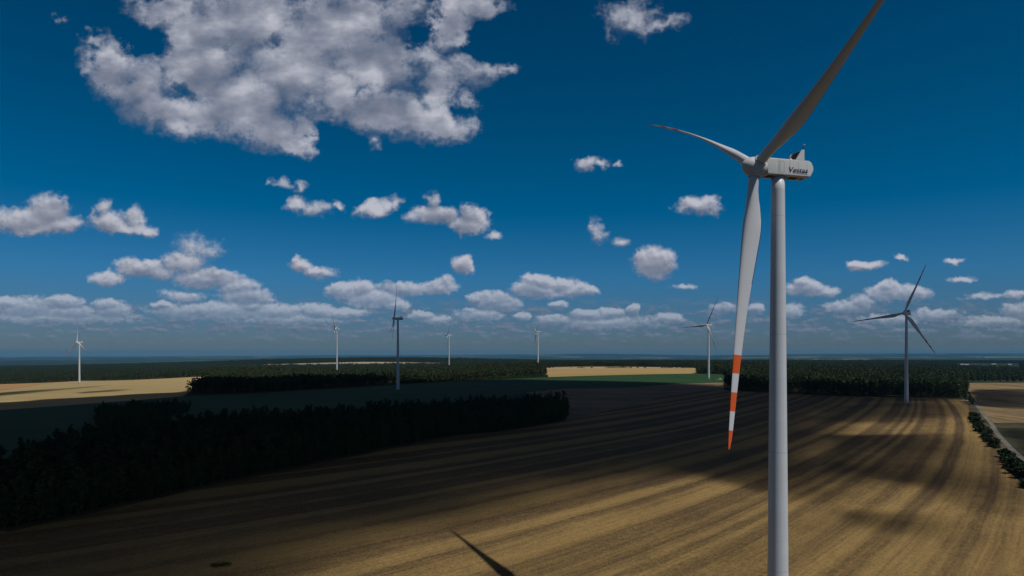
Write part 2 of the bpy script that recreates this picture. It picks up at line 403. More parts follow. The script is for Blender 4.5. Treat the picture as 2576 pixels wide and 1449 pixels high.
# ------------------------------------------------------------------ fields
def stubble_material(name, light, dark, rows=True):
    m_, k, b = material(name)
    co = k.new('ShaderNodeTexCoord').outputs['Object']
    sp = k.new('ShaderNodeSeparateXYZ'); k.put(sp.inputs[0], k.v('SCALE', co, .01))
    x, y = sp.outputs[0], sp.outputs[1]
    # harvest swaths follow gently bending lines: c is the distance across them in metres
    c = k.m('ADD', x, k.m('MULTIPLY', y, -1.029))
    c = k.m('ADD', c, k.m('MULTIPLY', k.m('MULTIPLY', x, x), .100))
    c = k.m('ADD', c, k.m('MULTIPLY', k.m('MULTIPLY', x, y), -.0155))
    c = k.m('ADD', c, k.m('MULTIPLY', k.m('MULTIPLY', y, y), .0048))
    c = k.m('MULTIPLY', c, 62.0)
    c = k.m('ADD', c, k.m('MULTIPLY', k.m('SUBTRACT', k.noise(co, .012, 2), .5), 3.0))
    s_ = k.m('ADD', k.m('MULTIPLY', x, 70), k.m('MULTIPLY', y, 70))
    cv = k.new('ShaderNodeCombineXYZ'); k.put(cv.inputs[0], c); k.put(cv.inputs[1], k.m('MULTIPLY', s_, .05)); cv = cv.outputs[0]
    wob = k.m('MULTIPLY', k.m('SUBTRACT', k.noise(co, .05, 4), .5), .14)
    band = k.step(k.m('ADD', k.noise(c, .074, 1, .4, dim='1D'), wob), .43, .57)
    track = k.step(k.noise(c, .55, 2, .5, dim='1D'), .35, .7)
    streak = k.noise(cv, .9, 4, .6)
    patch = k.noise(co, .012, 5, .55)
    straw = k.noise(co, 1.3, 5, .8)
    grit = k.noise(co, .35, 6, .7)
    far_ = k.step(sp.outputs[1], 1.5, 3.6, .32, .62)
    f = k.m('MULTIPLY', band, far_)
    f = k.m('ADD', f, k.m('SUBTRACT', .46, k.m('MULTIPLY', far_, .62)))
    f = k.m('ADD', f, k.m('MULTIPLY', k.m('SUBTRACT', track, .5), .12))
    tr_ = k.m('MULTIPLY', k.m('FRACT', k.m('DIVIDE', c, 18.0)), 18.0)          # wheel tracks in pairs
    pair = k.m('MAXIMUM', k.m('LESS_THAN', k.m('ABSOLUTE', k.m('SUBTRACT', tr_, 4.0)), .32), k.m('LESS_THAN', k.m('ABSOLUTE', k.m('SUBTRACT', tr_, 6.1)), .32))
    f = k.m('SUBTRACT', f, k.m('MULTIPLY', pair, .12))
    f = k.m('ADD', f, .06)
    f = k.m('ADD', f, k.m('MULTIPLY', k.m('SUBTRACT', streak, .5), .75))
    f = k.m('ADD', f, k.m('MULTIPLY', k.m('SUBTRACT', patch, .5), .7))
    f = k.m('ADD', f, k.m('MULTIPLY', k.m('SUBTRACT', straw, .5), 2.3))
    f = k.m('ADD', f, k.m('MULTIPLY', k.m('SUBTRACT', grit, .5), .6))
    f = k.m('ADD', f, .05, clamp=True)
    col = k.ramp(f, [(0, dark), (.5, tuple((a + b_) / 2.1 for a, b_ in zip(light, dark))), (1, light)])
    k.put(b.inputs['Base Color'], col)
    b.inputs['Roughness'].default_value = .9; b.inputs['Specular IOR Level'].default_value = .15
    bn = k.new('ShaderNodeBump'); bn.inputs['Strength'].default_value = .7; bn.inputs['Distance'].default_value = .25
    k.put(bn.inputs['Height'], straw); k.put(b.inputs['Normal'], bn.outputs[0])
    return m_
def crop_material(name, a, b_, sc=(.01, .05), streak=(1, 1, 1), ang=0.0):
    m_, k, b = material(name)
    co = k.new('ShaderNodeTexCoord').outputs['Object']
    mp = k.new('ShaderNodeMapping'); k.put(mp.inputs[0], co); mp.inputs['Rotation'].default_value = (0, 0, ang); mp.inputs['Scale'].default_value = streak
    f1 = k.noise(mp.outputs[0], sc[0], 6, .6); f2 = k.noise(co, sc[1], 6, .65); f3 = k.noise(co, 1.2, 4, .7)
    f = k.m('ADD', k.m('MULTIPLY', k.m('SUBTRACT', f1, .5), 2.2), k.m('MULTIPLY', k.m('SUBTRACT', f2, .5), .9))
    f = k.m('ADD', f, k.m('MULTIPLY', k.m('SUBTRACT', f3, .5), .8))
    f = k.m('ADD', f, .5, clamp=True)
    k.put(b.inputs['Base Color'], k.mix(f, c4(*a), c4(*b_)))
    b.inputs['Roughness'].default_value = .9; b.inputs['Specular IOR Level'].default_value = .15
    return m_
M_STUB = stubble_material('stubble', (.325, .213, .078), (.078, .049, .024))
M_STUB2 = crop_material('dry_stubble', (.09, .064, .032), (.34, .24, .115), (.035, .12), (2.4, .22, 1), R(32))
M_WHEAT = crop_material('ripe_wheat', (.29, .218, .098), (.45, .338, .155), (.006, .03), (.25, 2.2, 1), R(-10))
M_WHEAT2 = crop_material('far_wheat', (.34, .232, .092), (.42, .29, .122), (.004, .03), (.4, 1.5, 1), R(4))
M_PALE = crop_material('pale_stubble', (.36, .28, .18), (.46, .37, .25), (.004, .03), (.4, 2, 1))
M_GREEN = crop_material('green_crop', (.018, .050, .018), (.031, .076, .025), (.01, .05), (.5, 2, 1), R(-14))
M_MEADOW = crop_material('rough_meadow', (.014, .026, .010), (.095, .080, .038), (.05, .14))
M_ROAD = crop_material('sandy_track', (.12, .11, .095), (.22, .20, .175), (.08, .5))
M_SAND = crop_material('bare_sand', (.22, .18, .12), (.40, .34, .25), (.05, .3))
M_VERGE = crop_material('dry_verge', (.05, .045, .022), (.13, .10, .05), (.04, .3))

def AT(l): return [at(*p) for p in l]
near_front = AT([(0,1335),(240,1283),(480,1228),(700,1182),(960,1130),(1130,1096),(1260,1084),(1420,1058)])
stub_top = AT([(1432,1040),(1425,1015),(1322.5,988),(1432.5,977),(1582.5,975),(1707.5,965),(1820,962.5)])
stub_right = AT([(1822,981),(1982,990),(2119,997),(2291,999),(2428,1004),(2448,1020),(2453,1045),(2490,1090),(2530,1130),(2576,1180)])
STUBBLE = [(-260,120)] + [(-230,200)] + near_front + stub_top + stub_right + [(300,230),(250,60),(60,-60),(-200,-20)]
sheet('stubble_field', STUBBLE, 22, .10, M_STUB)
GREEN = AT([(-200,1130),(-200,1050),(0,1031.7),(335,1007.4),(457.6,997),(640,990),(850,978),(1130,960),(1380,948.4),(1557.5,943.4),(1745,940),(1820,941.7),(1835,950),(1840,962)]) \
    + AT([(1820,962.5),(1707.5,965),(1582.5,975),(1432.5,977),(1322.5,988),(1150,1030),(700,1090),(300,1130),(0,1190)])
sheet('green_field', GREEN, 25, .12, M_GREEN)
WHEAT = AT([(-150,975),(0,982.5),(50,975),(100,967),(135,962),(200,958.5),(400,953),(530,947.4),(520,965),(480,985),(457.6,997),(335,1007.4),(0,1031.7),(-200,1050)])
sheet('wheat_field', WHEAT, 30, .14, M_WHEAT)
ORANGE = AT([(-200,970),(0,966.5),(135,961.5),(200,958.2),(135,962.2),(100,967.2),(50,975.2),(0,982.7),(-150,975.2)])
M_ORANGE = crop_material('orange_stubble', (.36, .20, .085), (.43, .25, .11))
OR = AT([(-200,972),(0,967),(100,963.6),(196,959.6),(135,962),(100,967),(50,975),(0,982.5),(-150,988)])
sheet('orange_field', OR, 30, .40, M_ORANGE)
FARW = AT([(1362,931),(1360,924.5),(1480,922.5),(1600,923),(1777,926),(1752,938),(1745,940),(1557.5,943.4),(1380,948.4)])
sheet('far_wheat_field', FARW, 40, .16, M_WHEAT2)
FARP = AT([(1500,922.8),(1600,922.6),(1770,924.5),(1777,928),(1700,928.5),(1500,927),(1360,927.5),(1360,924.5)])
FALLOW = AT([(1420,1060),(1432,1040),(1425,1015),(1322.5,988.3),(1432.5,977.3),(1582.5,975.3),(1707.5,965.3),(1820,963),(1822,981),(1790,981),(1700,992),(1588,1018),(1500,1040)])
sheet('fallow_field', FALLOW, 16, .22, crop_material('fallow', (.10, .068, .040), (.30, .215, .13), (.05, .12), (.3, 1.6, 1), R(-25)))
RF = AT([(2417.6,963.4),(2576,963),(2700,963),(2760,1010),(2760,1060),(2600,1064),(2500,1064),(2484,1050),(2462,1020),(2440,990)])
sheet('upper_stubble_field', RF, 22, .12, M_STUB2)
RF2 = AT([(2459,942),(2576,939.5),(2680,939),(2680,952),(2576,953),(2468,951)])
sheet('far_right_field', RF2, 30, .12, M_PALE)
MEAD = AT([(2488,1066),(2576,1064),(2760,1062)]) + [(420,330),(330,240)] + AT([(2620,1200),(2590,1160),(2545,1120)])
sheet('rough_meadow', MEAD, 22, .10, M_MEADOW)
# the sandy track along the hedge
TR = AT([(2453,1012),(2457,1020),(2476,1046),(2493,1066),(2508,1091),(2538,1124),(2577,1160),(2640,1215)])
def ribbon(name, line, w, dz, m_, parent=None):
    L_ = []
    for i in range(len(line) - 1):
        a = np.array(line[i]); b = np.array(line[i + 1]); k = max(2, int(np.hypot(*(b - a)) / 8))
        for j in range(k): L_.append(a + (b - a) * j / k)
    L_.append(np.array(line[-1])); L_ = np.array(L_)
    for _ in range(4): L_[1:-1] = (L_[:-2] + 2 * L_[1:-1] + L_[2:]) / 4
    T = np.gradient(L_, axis=0); T /= np.hypot(T[:, 0], T[:, 1])[:, None]; N_ = np.column_stack([T[:, 1], -T[:, 0]])
    vs = []; fs = []
    for i, (p, nn) in enumerate(zip(L_, N_)):
        for s in (-1, -.33, .33, 1):
            q = p + nn * w / 2 * (s + (RNG.random() - .5) * .12); vs.append((q[0], q[1], H1(*q) + dz + (.04 if abs(s) < .5 else 0)))
    for i in range(len(L_) - 1):
        for s in range(3):
            a = i * 4 + s; fs.append((a, a + 1, a + 5, a + 4))
    return pydata(name, vs, fs, m_, parent, smooth=True)
tag(ribbon('dirt_track', TR, 3.2, .32, M_ROAD), kind='structure')
tag(ribbon('grass_verge', AT([(2300,1001),(2428,1005),(2448,1015),(2452,1030),(2462,1060),(2500,1105),(2545,1150),(2600,1200)]), 9, .22, M_VERGE), kind='structure')
tag(ribbon('forest_margin', AT([(1824,982),(1983,990.5),(2120,997.5),(2291,1000.5),(2425,1005)]), 13, .26, M_VERGE), kind='structure')
tag(ribbon('near_wood_margin', near_front, 10, .24, M_VERGE), kind='structure')
# sand showing at the wood's edge and beside two turbines
def blob_sheet(name, c, r, asp, rz, m_, dz=.3):
    k = 26; ph = RNG.random(4) * 6
    pts = []
    for i in range(k):
        a = 2 * math.pi * i / k; q = 1 + .22 * math.sin(2 * a + ph[0]) + .15 * math.sin(3 * a + ph[1]) + .1 * math.sin(5 * a + ph[2])
        x, y = r * q * math.cos(a), r * asp * q * math.sin(a)
        pts.append((c[0] + x * math.cos(rz) - y * math.sin(rz), c[1] + x * math.sin(rz) + y * math.cos(rz)))
    return sheet(name, pts, max(2.5, r / 3), dz, m_)
for (px, py, r_, asp, rz) in [(2255,996,17,.30,-.05),(2190,1000,13,.3,0),(2318,1003,10,.3,0),(965,976,14,.4,.1),(1375,996,9,.3,0),(2430,1008,9,.5,0)]:
    blob_sheet('sand_patch', at(px, py), r_, asp, rz, M_SAND, .34)

# ------------------------------------------------------------------ wind turbines
def white_paint(name, base=(.70, .71, .72), dirt=.10):
    m_, k, b = material(name)
    co = k.new('ShaderNodeTexCoord').outputs['Object']
    f = k.noise(k.v('MULTIPLY', co, (1, 1, .12)), .9, 6, .62); g = k.noise(co, .25, 4, .6)
    c = k.mix(k.m('MULTIPLY', k.step(f, .42, .75), dirt * 2.5), c4(*base), c4(.50, .48, .44))
    c = k.mix(k.m('MULTIPLY', g, .12), c, c4(.55, .57, .6))
    k.put(b.inputs['Base Color'], c); b.inputs['Roughness'].default_value = .42; b.inputs['Specular IOR Level'].default_value = .35
    k.put(b.inputs['Roughness'], k.step(f, .3, .8, .36, .55))
    return m_
M_TOWER = white_paint('tower_paint', (.63, .665, .72), .06)
k = NT(M_TOWER.node_tree); b_ = M_TOWER.node_tree.nodes['Principled BSDF']      # weld seams every 2.9 m and flanges every 23 m
co = k.new('ShaderNodeTexCoord').outputs['Object']; sp = k.new('ShaderNodeSeparateXYZ'); k.put(sp.inputs[0], co)
f1 = k.m('FRACT', k.m('DIVIDE', sp.outputs[2], 2.9)); f2 = k.m('FRACT', k.m('DIVIDE', k.m('ADD', sp.outputs[2], 6.0), 23.2))
sm = k.m('ADD', k.m('MULTIPLY', k.m('LESS_THAN', f1, .022), .22), k.m('MULTIPLY', k.m('LESS_THAN', f2, .006), .5))
can = k.m('MULTIPLY', k.m('FRACT', k.m('MULTIPLY', k.m('FLOOR', k.m('DIVIDE', sp.outputs[2], 2.9)), 7.317)), .10)
src = b_.inputs['Base Color'].links[0].from_socket
k.put(b_.inputs['Base Color'], k.mix(k.m('ADD', sm, can, clamp=True), src, c4(.36, .38, .42)))
M_BLADE = white_paint('blade_paint', (.64, .655, .70), .07)
M_NAC = white_paint('nacelle_paint', (.63, .645, .65), .08)
M_RED = mat('signal_red_paint', (.74, .115, .022), .45, .35, var=.05)
M_TAN = mat('sunlit_edge', (.38, .31, .22), .6, var=.2)  # tan colour paints in the sun on the blade's trailing thickness
M_SEAM = mat('seam_sealant', (.30, .31, .33), .7)
M_JOINT = mat('panel_joint', (.54, .555, .555), .6)
M_DARK = mat('dark_grille', (.018, .02, .026), .35, .5)
M_RADI = mat('radiator_face', (.012, .014, .02), .3, .5)
M_NAVY = mat('navy_lettering', (.008, .026, .10), .5)
M_CONC = mat('concrete', (.32, .31, .29), .9, bump=.3)
M_STEEL = mat('galvanised_steel', (.35, .36, .37), .4, metal=.7)
M_LAMPR = mat('red_lamp_glass', (.45, .07, .03), .2)

def lathe(prof, seg=48, axis='Z', cap=True):
    """prof: list of (radius, height)"""
    bm = bmesh.new(); rings = []
    for r_, z in prof:
        ring = []
        for i in range(seg):
            a = 2 * math.pi * i / seg
            ring.append(bm.verts.new((r_ * math.cos(a), r_ * math.sin(a), z)))
        rings.append(ring)
    for a, b in zip(rings[:-1], rings[1:]):
        for i in range(seg):
            bm.faces.new((a[i], a[(i + 1) % seg], b[(i + 1) % seg], b[i]))
    if cap:
        bm.faces.new(rings[0][::-1]); bm.faces.new(rings[-1])
    return bm
def box(bm, c, s, rot=None):
    r_ = bmesh.ops.create_cube(bm, size=1.0)
    M_ = Matrix.Translation(c) @ (rot if rot is not None else Matrix.Identity(4)) @ Matrix.Diagonal((*s, 1))
    bmesh.ops.transform(bm, matrix=M_, verts=r_['verts']); return r_['verts']
def rod(bm, a, b, r0, r1=None, seg=8):
    a, b = Vector(a), Vector(b); d = b - a; r1 = r0 if r1 is None else r1
    M_ = Matrix.Translation((a + b) / 2) @ d.to_track_quat('Z', 'Y').to_matrix().to_4x4()
    bmesh.ops.create_cone(bm, cap_ends=True, segments=seg, radius1=r0, radius2=r1, depth=d.length, matrix=M_)

RB, OVER = 55.0, 5.1
def blade_mesh(prebend):
    """blade along +Z from the hub centre; upwind is +X, leading edge towards +Y (clockwise rotor)"""
    st = [1.15, 1.7, 2.4, 3.2, 4.5, 6, 7.5, 9, 10.5, 12, 14, 16.5, 20, 24, 28, 32, 37, 37.01, 40.6, 40.61, 44.2, 44.21, 47.8, 47.81, 51.4, 51.41, 53.2, 54.4, 54.85, 55.0]
    def itp(r, t): return float(np.interp(r, [a for a, _ in t], [b for _, b in t]))
    chord = [(1, 1.95), (3, 1.95), (5, 2.15), (8, 3.05), (10.5, 3.7), (12.5, 3.85), (16, 3.45), (22, 2.75), (30, 1.98), (37, 1.55), (45, 1.12), (51, .82), (54, .5), (54.8, .28), (55, .10)]
    thick = [(1, 1.0), (3, 1.0), (5, .9), (8, .58), (11, .42), (16, .31), (25, .24), (40, .19), (55, .16)]
    twist = [(1, 20), (6, 17), (11, 13), (20, 7), (32, 3), (45, 0), (55, -1)]
    ns = 28; vs = []; fs = []; mi = []
    ts = []
    for r_ in st:
        c, tk, tw = itp(r_, chord), itp(r_, thick), R(itp(r_, twist) + PITCH)
        circ = 1 - sstep(2.8, 8.5, r_)
        bend = prebend * max(0, (r_ - 4) / 51) ** 2
        for i in range(ns):
            a = 2 * math.pi * i / ns
            # circle and airfoil blended
            cx_, cy_ = .5 * math.cos(a), .5 * math.sin(a)
            s = (1 - math.cos(a)) / 2          # 0 at a=0 -> leading edge
            yt = 5 * tk * (.2969 * math.sqrt(s) - .126 * s - .3516 * s * s + .2843 * s ** 3 - .1015 * s ** 4)
            cam_ = .025 * math.sin(math.pi * s)
            ax = .30 - s; ay = (yt if math.sin(a) > 0 else -yt * .9) - cam_
            u = (cx_ * circ + ax * (1 - circ)) * c       # towards the leading edge
            w = (cy_ * tk * circ / max(tk, .01) * min(1, tk) + ay * (1 - circ)) * c
            # u along -Y (leading), w: positive towards +X (pressure) flipped
            y0, x0 = u, w
            x = x0 * math.cos(tw) + y0 * math.sin(tw); y = -x0 * math.sin(tw) + y0 * math.cos(tw)
            vs.append((x + bend, y, r_))
    nst = len(st)
    for k in range(nst - 1):
        rm = (st[k] + st[k + 1]) / 2
        red = (37 < rm < 40.6) or (44.2 < rm < 47.8) or rm > 51.4
        for i in range(ns):
            j = (i + 1) % ns
            fs.append((k * ns + i, k * ns + j, (k + 1) * ns + j, (k + 1) * ns + i))
            edge = (i in (ns // 2 - 1, ns // 2)) and rm > 24
            mi.append(2 if edge else (1 if red else 0))
    fs.append(tuple(range(ns))[::-1]); mi.append(0)
    fs.append(tuple(range((nst - 1) * ns, nst * ns))); mi.append(1)
    # saw-tooth trailing edge strip between 9 m and 22 m
    te = ns // 2
    def tep(r_):
        k = max(i for i in range(nst) if st[i] <= r_); t = (r_ - st[k]) / (st[k + 1] - st[k])
        a, b = Vector(vs[k * ns + te]), Vector(vs[(k + 1) * ns + te])
        p = a.lerp(b, t); q = Vector(vs[k * ns + te]) - Vector(vs[k * ns]); q.z = 0; return p, q.normalized()
    r_ = 8.0
    while r_ < 23:
        p, q = tep(r_); p2, _ = tep(r_ + .22); t_ = tep(r_ + .11)[0] + q * .22
        b0 = len(vs); nx = Vector((.012, 0, 0))
        for v_ in (p - q * .05 + nx, p2 - q * .05 + nx, t_, p - q * .05 - nx, p2 - q * .05 - nx): vs.append(tuple(v_))
        for f_ in ((b0, b0 + 1, b0 + 2), (b0 + 4, b0 + 3, b0 + 2), (b0, b0 + 2, b0 + 3), (b0 + 1, b0 + 4, b0 + 2)):
            fs.append(f_); mi.append(3)
        r_ += .26
    me = bpy.data.meshes.new('blade'); me.from_pydata([tuple(v_) for v_ in vs], [], fs); me.polygons.foreach_set('material_index', mi)
    for m_ in (M_BLADE, M_RED, M_TAN, M_DARK): me.materials.append(m_)
    me.shade_smooth(); me.update()
    return me
PITCH = 0.0

def tower_mesh(Ht):
    rb, rt = 2.1, 1.25
    prof = []; seams = [0.02, .10, .20, .31, .42, .53, .64, .75, .86, .955]
    z = 0
    zs = sorted(set([0, Ht] + [Ht * s for s in np.linspace(0, 1, 33)]))
    for z in zs: prof.append((rb + (rt - rb) * (z / Ht), z))
    return lathe(prof, 64)
def build_turbine(Ht=95.0):
    root = empty('wind_turbine')
    o = from_bm('tower', tower_mesh(Ht), M_TOWER, root, True)
    bm = bmesh.new(); box(bm, (2.12, 0, 3.1), (.12, .95, 2.3)); bmesh.ops.bevel(bm, geom=bm.edges[:], offset=.04, segments=2, affect='EDGES')
    from_bm('door', bm, M_SEAM, o)
    bm = bmesh.new()
    for i in range(9): box(bm, (2.6 + (8 - i) * .3, 0, .25 + i * .2), (.28, 1.1, .05))
    rod(bm, (2.3, -.55, 2.9), (5.2, -.55, 1.1), .03); rod(bm, (2.3, .55, 2.9), (5.2, .55, 1.1), .03)
    from_bm('entrance_stair', bm, M_STEEL, root)
    from_bm('foundation', lathe([(4.2, -.6), (4.2, .12), (3.9, .2), (2.2, .22)], 48), M_CONC, root)
    # nacelle: box with rounded edges and a bulging tail
    prof = []   # side outline (x forward, z up), from front bottom round to front top
    side = [(3.5, -.15), (3.5, 2.75), (3.35, 2.92), (-5.9, 2.92), (-6.55, 2.70), (-6.95, 2.1), (-7.12, 1.45), (-7.0, .9), (-6.55, .2), (-6.35, -.1), (-6.2, -.25), (3.3, -.25)]
    bm = bmesh.new(); W2 = 1.7
    def tail(x): return 1 - .14 * sstep(-5.6, -7.12, x) if x < -5.6 else 1.0
    l = [bm.verts.new((x, W2 * tail(x), z)) for x, z in side]; r_ = [bm.verts.new((x, -W2 * tail(x), z)) for x, z in side]
    for i in range(len(side)):
        j = (i + 1) % len(side); bm.faces.new((l[i], l[j], r_[j], r_[i]))
    bm.faces.new(l[::-1]); bm.faces.new(r_)
    bmesh.ops.recalc_face_normals(bm, faces=bm.faces[:])
    eds = [e for e in bm.edges if len(e.link_faces) == 2 and e.calc_face_angle(0) > R(50)]
    bmesh.ops.bevel(bm, geom=eds, offset=.17, segments=4, profile=.5, affect='EDGES')
    nac = from_bm('nacelle', bm, M_NAC, root, True); nac.location = (0, 0, Ht)
    for p_ in nac.data.polygons: p_.use_smooth = True
    try:
        nac.data.set_sharp_from_angle(angle=R(32))
    except Exception: pass
    # yaw bearing skirt
    y_ = from_bm('yaw_skirt', lathe([(1.32, -.42), (1.42, -.38), (1.42, -.26)], 48), M_SEAM, root, False); y_.location = (0, 0, Ht)
    for s in (1, -1):
        for x in (2.95, 1.05, .85, -1.55, -3.55, -5.5):
            bm = bmesh.new(); box(bm, (x, s * 1.703, 1.32), (.035, .012, 2.75)); from_bm('panel_joint', bm, M_JOINT, nac)
        bm = bmesh.new(); box(bm, (3.2, s * 1.703, 1.6), (.5, .012, .03)); from_bm('panel_joint', bm, M_JOINT, nac)
        bm = bmesh.new(); cx_, cz_, w_, h_ = .22, 1.32, .95, 2.25; k = []
        for (ox, oz, a0) in ((w_ / 2 - .15, h_ / 2 - .15, 0), (-w_ / 2 + .15, h_ / 2 - .15, 90), (-w_ / 2 + .15, -h_ / 2 + .15, 180), (w_ / 2 - .15, -h_ / 2 + .15, 270)):
            for d_ in (0, 45, 90): k.append((cx_ + ox + .15 * math.cos(R(a0 + d_)), cz_ + oz + .15 * math.sin(R(a0 + d_))))
        o_ = [bm.verts.new((x, s * 1.709, z)) for x, z in k]; i_ = [bm.verts.new((cx_ + (x - cx_) * .93, s * 1.709, cz_ + (z - cz_) * .97)) for x, z in k]
        for i in range(len(k)):
            j = (i + 1) % len(k); bm.faces.new((o_[i], o_[j], i_[j], i_[i]))
        from_bm('hatch', bm, M_SEAM, nac)
    for c_, s_ in (((-3.4, -.1, -.27), (2.0, 1.5, .06)), ((-5.5, -.2, -.27), (.7, .8, .06)), ((2.1, 0, -.27), (1.2, 1.6, .05))):
        bm = bmesh.new(); box(bm, c_, s_); from_bm('floor_vent', bm, M_DARK, nac)
    # lettering on both sides
    cu = bpy.data.curves.new('lettering', 'FONT'); cu.body = 'Vestas'; cu.size = 1.0; cu.offset = .012; cu.extrude = .008; cu.shear = .2; cu.space_character = 1.05
    tob = bpy.data.objects.new('tmp_text', cu); COL.objects.link(tob); bpy.context.view_layer.update()
    me = bpy.data.meshes.new_from_object(tob.evaluated_get(bpy.context.evaluated_depsgraph_get())); bpy.data.objects.remove(tob)
    me.materials.clear(); co = np.array([v_.co[:] for v_ in me.vertices]); w0, w1 = co[:, 0].min(), co[:, 0].max(); h1 = co[:, 1].max()
    sx, sy = 4.3 / (w1 - w0), 1.0 / h1
    # the camera side is +Y in turbine space when upwind is +X and the viewer stands to its left
    for s in (1, -1):
        m2 = me.copy() if s == -1 else me
        for v_, c_ in zip(m2.vertices, co):
            u = (c_[0] - w0) * sx; zz = c_[1] * sy + .42
            v_.co = ((-1.3 - u) if s == 1 else (-1.3 - 4.3 + u), s * (1.712 + c_[2] * .5), zz)
        if s == 1: m2.flip_normals()
        t = link('lettering', m2, M_NAVY, nac)
    # cooler on the roof: radiator leaning back between two side fins
    zt = 2.915
    bm = bmesh.new()
    a0, a1 = (-3.05, zt), (-4.35, zt + 1.95)
    for s in (0,):
        vsx = [bm.verts.new(p) for p in ((a0[0], 1.5, a0[1]), (a0[0], -1.5, a0[1]), (a1[0], -1.5, a1[1]), (a1[0], 1.5, a1[1]),
               (a0[0] - .35, 1.5, a0[1]), (a0[0] - .35, -1.5, a0[1]), (a1[0] - .35, -1.5, a1[1]), (a1[0] - .35, 1.5, a1[1]))]
        for f_ in ((0, 1, 2, 3), (7, 6, 5, 4), (0, 4, 5, 1), (3, 2, 6, 7), (0, 3, 7, 4), (1, 5, 6, 2)): bm.faces.new([vsx[i] for i in f_])
    cool = from_bm('cooler', bm, M_RADI, root); cool.location = (0, 0, Ht)
    bm = bmesh.new(); rod(bm, (a1[0], 1.5, a1[1] + .02), (a1[0], -1.5, a1[1] + .02), .05); from_bm('cooler_bar', bm, M_SEAM, cool)
    for s in (1, -1):
        bm = bmesh.new(); pr = [(-2.85, zt), (-4.25, zt + 2.1), (-4.85, zt + 2.12), (-4.85, zt)]
        l = [bm.verts.new((x, s * 1.5 + s * .02, z)) for x, z in pr]; r_ = [bm.verts.new((x, s * 1.5 + s * .12, z)) for x, z in pr]
        for i in range(4): bm.faces.new((l[i], l[(i + 1) % 4], r_[(i + 1) % 4], r_[i]))
        bm.faces.new(l[::-1]); bm.faces.new(r_); bmesh.ops.recalc_face_normals(bm, faces=bm.faces[:])
        from_bm('cooler_fin', bm, M_NAC, cool)
    bm = bmesh.new()
    rod(bm, (-4.5, 1.0, zt + 2.0), (-4.95, 1.35, zt + 2.95), .05); ms = from_bm('beacon_arm', bm, M_DARK, cool)
    for q in ([(-3.4, -.9, zt + .6), (-3.4, -.9, zt + 2.5), (-3.8, -.9, zt + 2.75)], [(-3.55, -.6, zt + .6), (-3.55, -.6, zt + 2.35)], [(-4.1, .2, zt + 1.7), (-4.1, .2, zt + 3.0)]):
        bm = bmesh.new()
        for i in range(len(q) - 1): rod(bm, q[i], q[i + 1], .024)
        from_bm('sensor_mast', bm, M_DARK, cool)
    bm = bmesh.new(); bmesh.ops.create_uvsphere(bm, u_segments=16, v_segments=10, radius=.27, matrix=Matrix.Translation((-4.97, 1.37, zt + 3.05)) @ Matrix.Diagonal((1, 1, .8, 1)))
    from_bm('beacon', bm, M_SEAM, cool, True)
    bm = bmesh.new(); bmesh.ops.create_cone(bm, cap_ends=True, segments=20, radius1=.42, radius2=.34, depth=.28, matrix=Matrix.Translation((-2.0, 1.05, zt + .15)))
    ob = from_bm('roof_lamp', bm, M_STEEL, root); ob.location = (0, 0, Ht)
    for q in ((-1.85, 1.1), (-2.15, 1.0)):
        bm = bmesh.new(); bmesh.ops.create_uvsphere(bm, u_segments=12, v_segments=8, radius=.15, matrix=Matrix.Translation((q[0], q[1], zt + .36))); from_bm('lamp_glass', bm, M_LAMPR, ob, True)
    # spinner, in a frame tilted with the shaft; X forward
    piv = empty('rotor'); piv.parent = root; piv.location = (OVER, 0, Ht + 1.35)
    prof = [(1.35, -1.75), (1.72, -1.6), (1.86, -1.1), (1.88, -.2), (1.86, .5), (1.74, 1.15), (1.48, 1.8), (1.12, 2.3), (.72, 2.65), (.34, 2.84), (.02, 2.9)]
    sp_ = from_bm('spinner', lathe(prof, 56), M_NAC, piv, True)
    sp_.data.transform(Matrix.Rotation(R(90), 4, 'Y'))
    c_ = from_bm('hub_gap', lathe([(1.2, -2.1), (1.2, -1.7)], 32), M_DARK, sp_); c_.data.transform(Matrix.Rotation(R(90), 4, 'Y'))
    bl = blade_mesh(5.2)
    for k in range(3):
        b = bpy.data.objects.new('blade', bl); COL.objects.link(b); b.parent = piv
        b.rotation_euler = (R(120) * k, 0, 0)
        cm = from_bm('blade_collar', lathe([(1.22, 1.35), (1.22, 1.9), (1.16, 2.0), (1.08, 2.0)], 40, cap=False), M_SEAM if False else M_NAC, b, True)
    return root
# x, y, ground(rel), psi, azimuth of one blade (deg, from up towards left/away), tower height, tilt
TUR = [
 (None,), # main, filled below
]
def set_turbine(root, x, y, z, psi, al, tilt, pitch):
    """al: azimuth of a blade, degrees from up towards the far side"""
    psi = R(psi); a = (-math.cos(psi), -math.sin(psi))
    root.location = (x, y, z); root.rotation_euler = (0, 0, math.atan2(a[1], a[0]))
    rotor = [c for c in root.children if c.name.startswith('rotor')][0]
    # local frame: X upwind, Z up, Y = Z x X ; p (left & away) = (-sin psi, cos psi) -> local -Y
    rotor.rotation_euler = Matrix.Rotation(R(-tilt), 4, 'Y').to_euler()
    bl = sorted([c for c in rotor.children if c.name.startswith('blade')], key=lambda o: o.name)
    for k, b in enumerate(bl):
        b.rotation_euler = (Matrix.Rotation(R(al + 120 * k), 4, 'X') @ Matrix.Rotation(R(-pitch), 4, 'Z')).to_euler()
MAIN = build_turbine()
LT = [
 # label, x, y, z_hub_rel, psi, al, Ht
 ('nearest huge white turbine with blue lettering on its nacelle and red striped blade tips', None),
]
f_main = (47.588, 133.498, 36.445)            # rotor centre of the nearest turbine, relative to the eye
psi_m = 14.81
am = (-math.cos(R(psi_m)), -math.sin(R(psi_m)))
tx, ty = f_main[0] - OVER * am[0], f_main[1] - OVER * am[1]
zb = CZ + f_main[2] - 1.35 - 95.0
